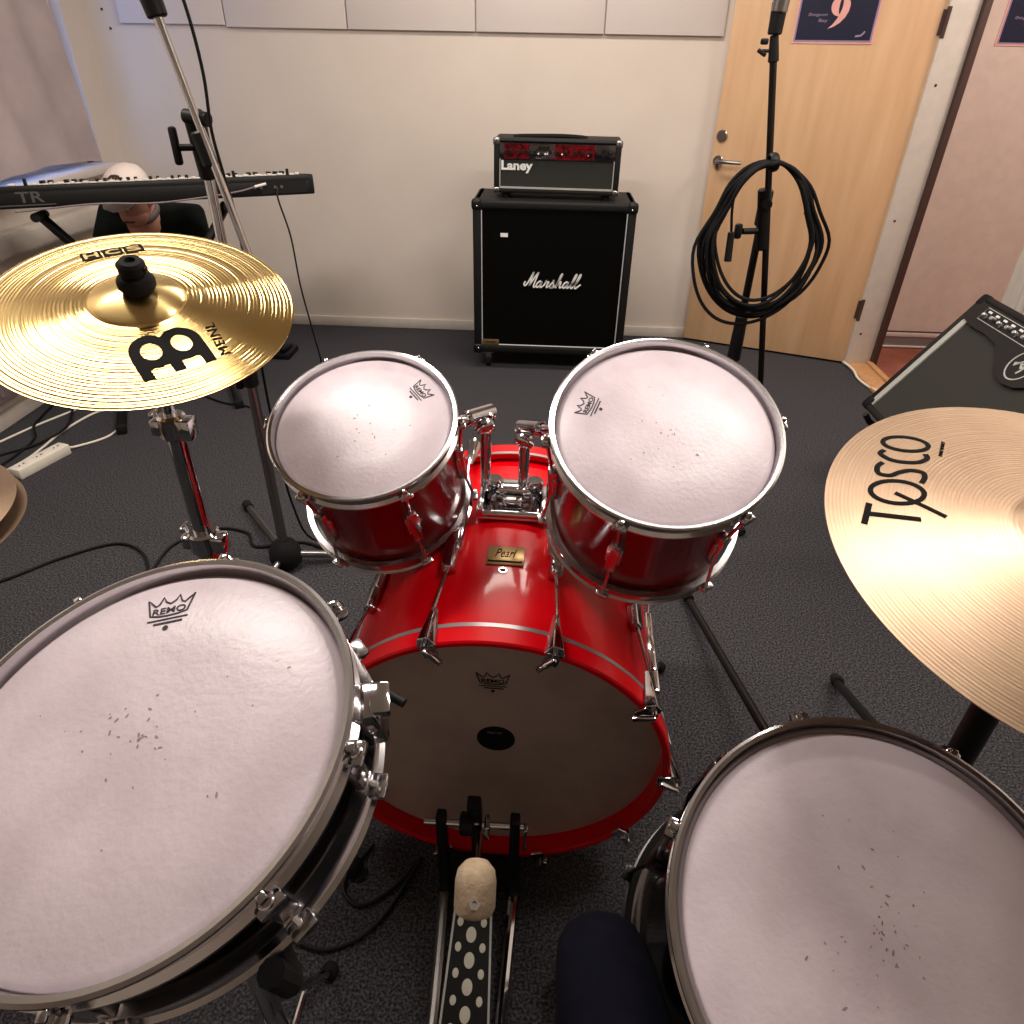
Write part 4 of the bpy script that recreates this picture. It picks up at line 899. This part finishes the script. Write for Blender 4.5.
k = MB(); k.cyl(uc - ud * 0.12, uc + ud * 0.05, 0.018, 0.019, n=16, bev=0.004); k.cyl(V((0, 0, 0.93)), V((0, 0, 1.03)), 0.019, bev=0.004); k.cyl(V((0, 0.02, 1.0)), V((-0.012, -0.07, 1.0)), 0.015, bev=0.003); k.build('boom_clutch', 'black', t)
k = MB(); k.cyl(V((-0.02, -0.05, 0.925)), V((-0.065, -0.06, 0.925)), 0.009); k.box((-0.078, -0.06, 0.925), (0.022, 0.018, 0.042), bev=0.006); k.build('tightening_handle', 'black', t)
k = MB(); p_ = u0 - ud * 0.035; k.box(tuple(p_ + V((-0.028, 0, 0.02))), (0.02, 0.012, 0.014), bev=0.004); k.box(tuple(p_ + V((-0.030, 0, -0.004))), (0.026, 0.010, 0.010), Euler((0, 0.5, 0)).to_matrix(), bev=0.003); k.cyl(tuple(p_ + V((-0.03, 0, 0.0))), tuple(p_), 0.004); k.build('cable_clip', 'black', t)
t = thing('microphone', 'grey metal microphone held in black clip atop the black boom stand', 'microphone', V((qx, qy, 0)) + u0)
k = MB(); k.cyl(tuple(-ud * 0.06), tuple(ud * 0.0), 0.014, 0.011, n=16, bev=0.003); k.cyl((0, 0, 0), (0.0, 0, 0.07), 0.018, 0.020, n=20, bev=0.003); k.build('clip', 'black', t)
k = MB(); k.cyl((0, -0.004, 0.045), (0.005, -0.01, 0.22), 0.020, 0.024, n=24, bev=0.004); k.build('body', 'steel', t)
k = MB(); k.sph((0.006, -0.012, 0.25), 0.028); k.build('grille', 'darksteel', t)
# coiled cable hung on the clutch
rc_ = random.Random(11); b = MB(); path = []
turns = 12
cxx, czz = 0.612, 0.915
for k_ in range(turns):
    aw = rc_.uniform(0.128, 0.172); ah = rc_.uniform(0.185, 0.215); ox = rc_.uniform(-0.015, 0.02); tilt = rc_.uniform(-0.25, 0.10); yo = 2.17 + 0.010 * (k_ % 5) - 0.05
    if k_ == 3: aw = 0.185; ox = 0.03; ah = 0.200
    if k_ == 6: aw = 0.175; ox = -0.025; ah = 0.225
    for j in range(16):
        a = 2 * PI * j / 16 + PI / 2; x = aw * math.cos(a) * (1.0 if math.sin(a) < 0.3 else 0.85); z = ah * math.sin(a)
        topz = czz + 0.198
        xx = cxx + ox * (1 - math.sin(a)) * .5 + x + tilt * z * 0.25; zz = czz + z - (ah - 0.198)
        path.append((xx, yo + 0.012 * math.sin(3 * a + k_), zz))
b.tube(path, 0.0052, n=8, smooth=4)
t = thing('cable_coil', 'black coiled cable looped over the black microphone stand', 'cable', (0, 0, 0))
b.build('coil', 'blackrub', t)
k = MB(); k.torus(0.020, 0.005, frame(V((0.605, 2.145, 1.112)), V((1, 0.1, 0.15))), n=24, sz=2.4); k.build('fastening_strap', 'black', t)
k = MB(); k.cyl((0.525, 2.14, 0.93), (0.527, 2.13, 0.85), 0.010, 0.011, n=14, bev=0.002); k.tube([(0.52, 2.15, 1.07), (0.515, 2.14, 1.0), (0.525, 2.14, 0.93)], 0.004, smooth=4); k.build('plug', 'black', t)

# ------------------------------------------------------------------ keyboard and its stand
KR = V((-.975, 3.065, 0)); KL = KR - V((.886, .463, 0)).normalized() * 1.17; ke = (KR - KL).normalized(); kn = V((0, 0, 1)).cross(ke)   # kn to the player (towards the wall)
km = Matrix(((ke.x, kn.x, 0, KL.x), (ke.y, kn.y, 0, KL.y), (0, 0, 1, 0.855), (0, 0, 0, 1)))
km = km @ Matrix.Translation((0, 0.0, 0.0)) @ Matrix.Rotation(math.radians(-6.6), 4, 'X')
t = thing('keyboard', 'black electronic keyboard seen from behind on its stand in front of person', 'keyboard', km)
KW = 1.17
b = MB(); b.box((KW / 2, 0.15, 0.030), (KW, 0.30, 0.060), bev=0.006); b.box((KW / 2, 0.055, 0.058), (KW - 0.02, 0.11, 0.030), bev=0.008); b.box((KW - 0.012, 0.16, 0.042), (0.026, 0.32, 0.064), bev=0.006); b.box((0.012, 0.16, 0.042), (0.026, 0.32, 0.064), bev=0.006); b.build('body', 'black', t)
b = MB()
nk = 36; kw_ = (KW - 0.20) / nk
for i in range(nk): b.box((0.16 + kw_ * (i + 0.5), 0.225, 0.066), (kw_ - 0.0015, 0.14, 0.020), bev=0.001)
each(b, 'white_key', 'whitep', t)
b = MB()
for i in range(nk - 1):
    if i % 7 in (0, 1, 3, 4, 5): b.box((0.16 + kw_ * (i + 1), 0.205, 0.080), (0.011, 0.09, 0.014), bev=0.002)
each(b, 'black_key', 'black', t)
b = MB()
for i in range(26): b.box((0.10 + i * 0.041 + rnd.uniform(-.008, .008), 0.07, 0.077), (rnd.uniform(0.010, 0.026), 0.018, 0.008), bev=0.002)
each(b, 'button', 'whitep', t)
b = MB()
for x in (0.05, 0.15, KW - 0.09, KW - 0.30, KW - 0.42): b.cyl((x, 0.06, 0.072), (x, 0.06, 0.096), 0.006)
each(b, 'knob', 'black', t)
lm = Matrix.Translation((0.160, -0.0006, 0.036)) @ Matrix.Rotation(PI / 2, 4, 'X')
b = MB(); b.text('TR', 0.05, lm, width=0.085, height=0.036, bold=0.0008, ext=0.0006); b.box((0.14, -0.001, 0.010), (0.19, 0.001, 0.004)); b.build('logo_lettering', 'dimprint', t)
b = MB(); b.box((KW - 0.12, -0.001, 0.030), (0.18, 0.002, 0.044)); b.build('socket_panel', 'blackmetal', t)
b = MB()
for x in (KW - 0.13, KW - 0.155, KW - 0.21, KW - 0.235): b.cyl((x, 0, 0.032), (x, -0.006, 0.032), 0.006)
each(b, 'jack_socket', 'steel', t)
b = MB(); b.cyl((KW - 0.19, -0.012, 0.045), (KW - 0.235, -0.014, 0.036), 0.0055, n=10); b.build('white_plug', 'whitep', t)
b = MB(); b.tube([tuple(km @ V(p)) for p in ((KW - 0.235, -0.014, 0.036), (KW - 0.30, -0.015, 0.022), (KW - 0.45, -0.014, 0.006), (KW - 0.62, -0.012, -0.004), (KW - 0.80, -0.012, 0.004), (KW - 1.0, -0.012, -0.006), (0.10, -0.012, -0.01))], 0.0032, n=8, smooth=5)
tag(b.build('audio_cable', 'inkgrey'), 'grey audio cable sagging along the rear of the keyboard', 'cable')
b = MB(); q = km @ V((KW - 0.145, -0.006, 0.030))
b.tube([q, q + V((0.0, -0.02, -0.04)), (-1.075, 2.98, 0.70), (-1.065, 2.98, 0.50), (-1.04, 2.98, 0.30), (-1.03, 3.0, 0.12), (-1.10, 3.02, 0.006), (-1.16, 2.90, 0.006), (-1.10, 2.72, 0.006), (-0.92, 2.55, 0.006), (-0.70, 2.42, 0.006), (-0.4, 2.3, 0.006)], 0.0036, n=8, smooth=6)
tag(b.build('power_cable', 'black'), 'black cable dropping from the right end of the keyboard to the floor', 'cable')
# X stand
t = thing('keyboard_stand', 'black folding cross-frame stand under the keyboard', 'stand', (-1.6, 2.85, 0))
def rel(p): return V(p) - V((-1.6, 2.85, 0))
kn_ = V((-.463, .886, 0))
fA, fB = V((-1.744, 2.50, 0.018)), V((-1.36, 2.79, 0.018))
for f0 in (fA, fB):
    b = MB(); f1 = f0 + kn_ * 0.50; b.box(tuple(rel((f0 + f1) / 2)), (0.034, 0.50, 0.034), basis(V((0, 0, 1)), V((.886, .463, 0))), bev=0.005); ft_ = b.build('foot_bar', 'blackmetal', t)
    k = MB()
    for f_ in (f0, f1): k.box(tuple(rel(f_)), (0.040, 0.03, 0.036), basis(V((0, 0, 1)), V((.886, .463, 0))), bev=0.006)
    each(k, 'end_cap', 'blackrub', ft_)
uR = V((-1.33, 2.99, 0.810)); uL = V((-1.93, 2.70, 0.810))
for f0, u_ in ((fA + kn_ * 0.25, uR), (fB + kn_ * 0.25, uL)):
    b = MB(); b.box(tuple(rel((f0 + u_) / 2)), (0.028, 0.028, (u_ - f0).length), basis(u_ - f0), bev=0.004); b.build('cross_leg', 'blackmetal', t)
for u_ in (uR, uL):
    b = MB(); q0 = u_ - kn_ * 0.12 + V((0, 0, 0.012)); q1 = u_ + kn_ * 0.14 - V((0, 0, 0.018)); b.tube([rel(q0), rel(q1)], 0.016, n=12); b.build('support_arm', 'blackrub', t)
b = MB(); b.cyl(rel((fA + uR) / 2 + kn_ * 0.12) - V((0, 0, 0)), rel((fA + uR) / 2 + kn_ * 0.05), 0.035); b.build('pivot_knob', 'black', t)
t = thing('foot_pedal', 'small black foot pedal on the carpet near the back wall', 'pedal', (-1.37, 3.46, 0))
MB().box((0, 0, 0.015), (0.09, 0.16, 0.03), bev=0.006).build('base_plate', 'black', t); MB().box((0, -0.01, 0.045), (0.05, 0.13, 0.016), Euler((-0.15, 0, 0)).to_matrix(), bev=0.005).build('treadle', 'blackrub', t)

# ------------------------------------------------------------------ floor cables, power strip
ang_ = math.radians(74)
t = thing('power_strip', 'white multi-socket power strip on the carpet at the left edge', 'power strip', Matrix.Translation((-1.905, 2.215, 0)) @ Matrix.Rotation(ang_, 4, 'Z'))
MB().box((0, 0, 0.021), (0.225, 0.055, 0.042), bev=0.006).build('housing', 'whitep', t)
for x in (-0.075, 0.0, 0.075):
    k = MB(); k.lathe([(0.021, 0.0425), (0.021, 0.0435), (0.018, 0.0435), (0.018, 0.0425)], Matrix.Translation((x, 0, 0)), n=24, closed=True); so = k.build('socket', 'whitep', t)
    k = MB(); k.cyl((x - 0.009, 0, 0.042), (x - 0.009, 0, 0.0432), 0.0035); k.cyl((x + 0.009, 0, 0.042), (x + 0.009, 0, 0.0432), 0.0035); each(k, 'socket_hole', 'black', so)
W_ = lambda pts, r, m, nm, lab: tag(MB().tube(pts, r, n=8, smooth=6).build(nm, m), lab, 'cable')
W_([(-1.872, 2.33, 0.02), (-1.855, 2.36, 0.008), (-1.78, 2.46, 0.006), (-1.79, 2.60, 0.006), (-1.86, 2.69, 0.006), (-1.95, 2.68, 0.006), (-1.99, 2.50, 0.006), (-1.985, 2.34, 0.006), (-1.99, 2.22, 0.006), (-2.05, 2.0, 0.006)], 0.0045, 'whitep', 'power_cable', 'white cable looping from the far end of the power strip')
W_([(-1.938, 2.10, 0.02), (-1.965, 2.05, 0.006), (-1.99, 1.98, 0.006), (-2.0, 1.8, 0.006)], 0.0045, 'whitep', 'power_cable', 'white cable leaving the near end of the power strip')
W_([(-2.19, 2.35, 0.006), (-2.13, 2.53, 0.006), (-2.06, 2.69, 0.006), (-2.03, 2.80, 0.006), (-2.08, 2.95, 0.006)], 0.0045, 'whitep', 'power_cable', 'white cable crossing the carpet along the left wall behind the power strip')
W_([(-2.19, 2.75, 0.006), (-2.13, 2.52, 0.015), (-2.06, 2.40, 0.006), (-2.05, 2.20, 0.006), (-2.08, 2.05, 0.006), (-2.0, 1.8, 0.006)], 0.005, 'black', 'floor_cable', 'black cable curving down the carpet at far left, left one of two')
W_([(-2.13, 2.80, 0.006), (-2.05, 2.66, 0.018), (-1.98, 2.50, 0.018), (-2.02, 2.36, 0.01), (-2.12, 2.25, 0.006), (-2.16, 2.1, 0.006)], 0.005, 'black', 'floor_cable', 'black cable crossing under the white one beside the keyboard stand foot')
W_([(-1.80, 1.35, 0.006), (-1.596, 1.524, 0.006), (-1.487, 1.646, 0.006), (-1.359, 1.736, 0.006), (-1.253, 1.70, 0.006), (-1.18, 1.60, 0.006), (-1.12, 1.45, 0.006), (-1.0, 1.3, 0.006)], 0.005, 'black', 'floor_cable', 'black cable arching over the carpet left of crash stand')
W_([(-1.16, 1.50, 0.006), (-1.174, 1.629, 0.006), (-1.168, 1.751, 0.006), (-1.075, 1.844, 0.006), (-0.96, 1.83, 0.006), (-0.90, 1.755, 0.006), (-0.76, 1.79, 0.006), (-0.62, 1.74, 0.006), (-0.45, 1.75, 0.006)], 0.005, 'black', 'floor_cable', 'black cable running behind crash stand past the round mic base')
W_([(-1.62, 2.93, 0.006), (-1.562, 2.888, 0.006), (-1.44, 2.82, 0.006), (-1.30, 2.78, 0.006), (-1.16, 2.62, 0.006), (-1.05, 2.45, 0.006), (-0.8, 2.3, 0.006)], 0.004, 'black', 'floor_cable', 'thin black cable between the keyboard stand and the smaller rack tom')
W_([(1.60, 3.62, 0.012), (1.612, 3.50, 0.012), (1.600, 3.40, 0.008), (1.612, 3.28, 0.010), (1.64, 3.15, 0.026), (1.64, 2.9, 0.026)], 0.006, 'whitep', 'white_cable', 'thin white cable lying along the wooden threshold of the doorway')
W_([(-0.30, 0.78, 0.006), (-0.34, 0.70, 0.006), (-0.30, 0.66, 0.006), (-0.24, 0.70, 0.006), (-0.20, 0.76, 0.006), (-0.26, 0.63, 0.006), (-0.34, 0.58, 0.006), (-0.42, 0.6, 0.006)], 0.004, 'black', 'floor_cable', 'dark cable on the carpet between snare drum and kick pedal')

# ------------------------------------------------------------------ people
def skin_mesh(name, nodes, edges, m, parent=None, sub=2):
    me = bpy.data.meshes.new(name); me.from_pydata([n[0] for n in nodes], edges, []); o = bpy.data.objects.new(name, me); C.objects.link(o)
    sk = o.modifiers.new('s', 'SKIN'); ss = o.modifiers.new('u', 'SUBSURF'); ss.levels = sub; ss.render_levels = sub
    if not me.skin_vertices: me.attributes.new('x', 'FLOAT', 'POINT')
    for i, n in enumerate(nodes):
        r = n[1]; me.skin_vertices[0].data[i].radius = r if isinstance(r, tuple) else (r, r)
    me.skin_vertices[0].data[0].use_root = True
    bpy.context.view_layer.update()
    m2 = bpy.data.meshes.new_from_object(o.evaluated_get(bpy.context.evaluated_depsgraph_get())); bpy.data.objects.remove(o)
    bb = MB(); bm = bmesh.new(); bm.from_mesh(m2); bpy.data.meshes.remove(m2); bb._merge(bm)
    return bb.build(name, m, parent, ang=80)
def safe_skin(*a, **k):
    return skin_mesh(*a, **k)
# person crouching behind the keyboard (local frame: x right, -y towards camera)
P0 = V((-1.795, 3.30, -0.0)); per = thing('person', 'person in white cap and dark green jacket bent behind the keyboard', 'person', P0)
body = [((0, .10, .36), .13), ((0, .04, .50), .12), ((0, -.03, .62), .13), ((0, -.09, .70), .070), ((0, -.13, .755), .052), ((0, -.165, .82), .075),
        ((-.17, -.06, .665), .062), ((-.23, -.17, .50), .045), ((-.14, -.27, .50), .034), ((-.09, -.31, .50), .030),
        ((.17, -.06, .665), .062), ((.23, -.17, .50), .045), ((.14, -.27, .50), .034), ((.09, -.31, .50), .030),
        ((-.13, -.02, .36), .085), ((-.19, -.33, .44), .062), ((-.19, -.16, .10), .042), ((-.20, -.24, .05), .040),
        ((.13, -.02, .36), .085), ((.19, -.33, .44), .062), ((.19, -.16, .10), .042), ((.20, -.24, .05), .040)]
ed = [(0, 1), (1, 2), (2, 3), (3, 4), (4, 5), (3, 6), (6, 7), (7, 8), (8, 9), (3, 10), (10, 11), (11, 12), (12, 13), (0, 14), (14, 15), (15, 16), (16, 17), (0, 18), (18, 19), (19, 20), (20, 21)]
# fingers
nb = list(body); ne = list(ed)
for base, sx in ((9, -1), (13, 1)):
    bp0 = V(body[base][0])
    for j, (dx, ln) in enumerate(((-.022, .055), (-.008, .066), (.008, .062), (.022, .048))):
        i0 = len(nb); nb.append(((bp0 + V((dx, -.035, -.004)))[:], .010)); nb.append(((bp0 + V((dx * 1.1, -.035 - ln * .5, -.012)))[:], .009)); nb.append(((bp0 + V((dx * 1.1, -.035 - ln * .8, -.035)))[:], .008))
        ne += [(base, i0), (i0, i0 + 1), (i0 + 1, i0 + 2)]
    i0 = len(nb); nb.append(((bp0 + V((-sx * .035, -.005, 0)))[:], .011)); nb.append(((bp0 + V((-sx * .045, -.035, -.006)))[:], .009)); ne += [(base, i0), (i0, i0 + 1)]
safe_skin('body', nb, ne, 'skin', per)
# head, shaped
hcn = V((0, -.185, .822)); b = MB(); b.sph(tuple(hcn), 0.5, (0.150, 0.195, 0.225), Euler((0.42, 0, 0)).to_matrix(), n=20)
Rh = Euler((0.42, 0, 0)).to_matrix()
def hp(x, y, z): return hcn + Rh @ V((x, y, z))
b.sph(tuple(hp(0, -.035, -.065)), 0.5, (0.115, 0.12, 0.11), Rh, n=12)
b.lathe([(0, -.010), (.012, -.004), (.010, .012), (.004, .03), (0, .034)], Matrix.Translation(hp(0, -.104, -.018)) @ Rh.to_4x4(), n=12)
for sx in (-1, 1): b.sph(tuple(hp(sx * .080, .0, -.012)), 0.5, (0.018, 0.036, 0.062), Rh, n=10)
head = b.build('head', 'skin', per)
b = MB()
for sx in (-1, 1): b.sph(tuple(hp(sx * .031, -.090, 0.008)), 0.011)
each(b, 'eye', 'black', head)
b = MB(); b.box(tuple(hp(0, -.094, -.066)), (0.045, 0.01, 0.007), Rh, bev=0.003); b.build('mouth', 'brown', head)
b = MB(); b.sph(tuple(hp(0, .012, .012)), 0.5, (0.156, 0.190, 0.185), Rh, n=16); 
hair = b
# keep hair to the back half
for v in list(hair.bm.verts):
    l_ = Rh.inverted() @ (v.co - hcn)
    if l_.y < -0.035: hair.bm.verts.remove(v)
hair.build('hair', 'hair', head)
b = MB(); b.lathe([(0.084, -.01), (0.090, 0.0), (0.088, .03), (0.077, .055), (0.055, .074), (0.025, .084), (0, .086), (0, .083), (0.052, .070), (0.083, .03), (0.086, 0)], Matrix.Translation(hp(0, 0.008, .028)) @ Rh.to_4x4() @ Matrix.Diagonal((1, 1.16, 1, 1)), n=32); cap = b.build('cap', 'cap', per)
b = MB(); b.poly([(-.070, -.060), (-.072, -.10), (-.05, -.145), (0, -.165), (.05, -.145), (.072, -.10), (.070, -.060)], 0.005, Matrix.Translation(hp(0, 0.005, .024)) @ Rh.to_4x4()); b.build('cap_brim', 'cap', cap)
b = MB(); b.T = Matrix.Translation(hp(0, -.052, .106)) @ (Rh @ Matrix.Rotation(0.48, 3, 'X')).to_4x4(); b.ribbon([(-.022, -.004), (-.008, .010), (.004, -.006), (.018, .010), (.022, -.002)], 0.008, 0.003); b.ribbon([(-.012, .010), (.012, .012)], 0.008, 0.003); b.ribbon([(-.004, -.012), (.010, -.010)], 0.006, 0.003); b.build('cap_emblem', 'brown', cap)
jk = [((0, .10, .36), .150), ((0, .04, .50), .145), ((0, -.02, .62), .165), ((0, -.080, .700), .118), ((-.17, -.05, .700), .095), ((-.235, -.17, .50), .060), ((-.15, -.25, .50), .046), ((.17, -.05, .700), .095), ((.235, -.17, .50), .065), ((.15, -.25, .50), .046)]
safe_skin('jacket', jk, [(0, 1), (1, 2), (2, 3), (3, 4), (4, 5), (5, 6), (3, 7), (7, 8), (8, 9)], 'jacket', per)
b = MB(); b.torus(0.062, 0.014, frame(V((0, -.125, .745)), V((0, -.5, .8))), n=32, sz=1.2); b.build('collar', 'greyband', per, label='pale grey collar at the neck')
tr = [((0, .11, .35), .14), ((-.13, -.02, .36), .100), ((-.19, -.33, .44), .078), ((-.19, -.17, .12), .058), ((.13, -.02, .36), .100), ((.19, -.33, .44), .078), ((.19, -.17, .12), .058)]
safe_skin('trousers', tr, [(0, 1), (1, 2), (2, 3), (0, 4), (4, 5), (5, 6)], 'trousers', per)
for sx in (-1, 1):
    b = MB(); b.box((sx * .195, -.22, .045), (0.095, 0.27, 0.09), bev=0.030, seg=3); b.build('shoe', 'blackrub', per)
t = thing('stool', 'low black stool beneath the crouching person', 'stool', P0 + V((0, .16, 0)))
b = MB(); b.cyl((0, 0, 0.15), (0, 0, 0.20), 0.14, n=28, bev=0.01); b.build('seat', 'blackrub', t)
for a in (30, 120, 210, 300):
    d = V((math.cos(math.radians(a)), math.sin(math.radians(a)), 0)); MB().tube([d * 0.08 + V((0, 0, 0.15)), d * 0.13 + V((0, 0, 0.008))], 0.010).build('leg', 'blackmetal', t)
# the drummer's own knee at the bottom of the view
t = thing('person', 'bent knee in dark navy trousers at the bottom beside the kick pedal', 'person', (0.105, 0.325, 0.025))
nd = [((0.02, -.30, .50), .085), ((0.005, -.12, .485), .078), ((-.005, .04, .465), .060), ((-.008, .085, .43), .056), ((0.0, .07, .25), .056), ((0.005, .05, .10), .042), ((0.01, .08, .045), .035)]
safe_skin('leg', nd, [(i, i + 1) for i in range(len(nd) - 1)], 'trousers', t)
b = MB(); b.box((0.01, .12, .045), (0.095, 0.27, 0.09), bev=0.030, seg=3); b.build('shoe', 'blackrub', t)
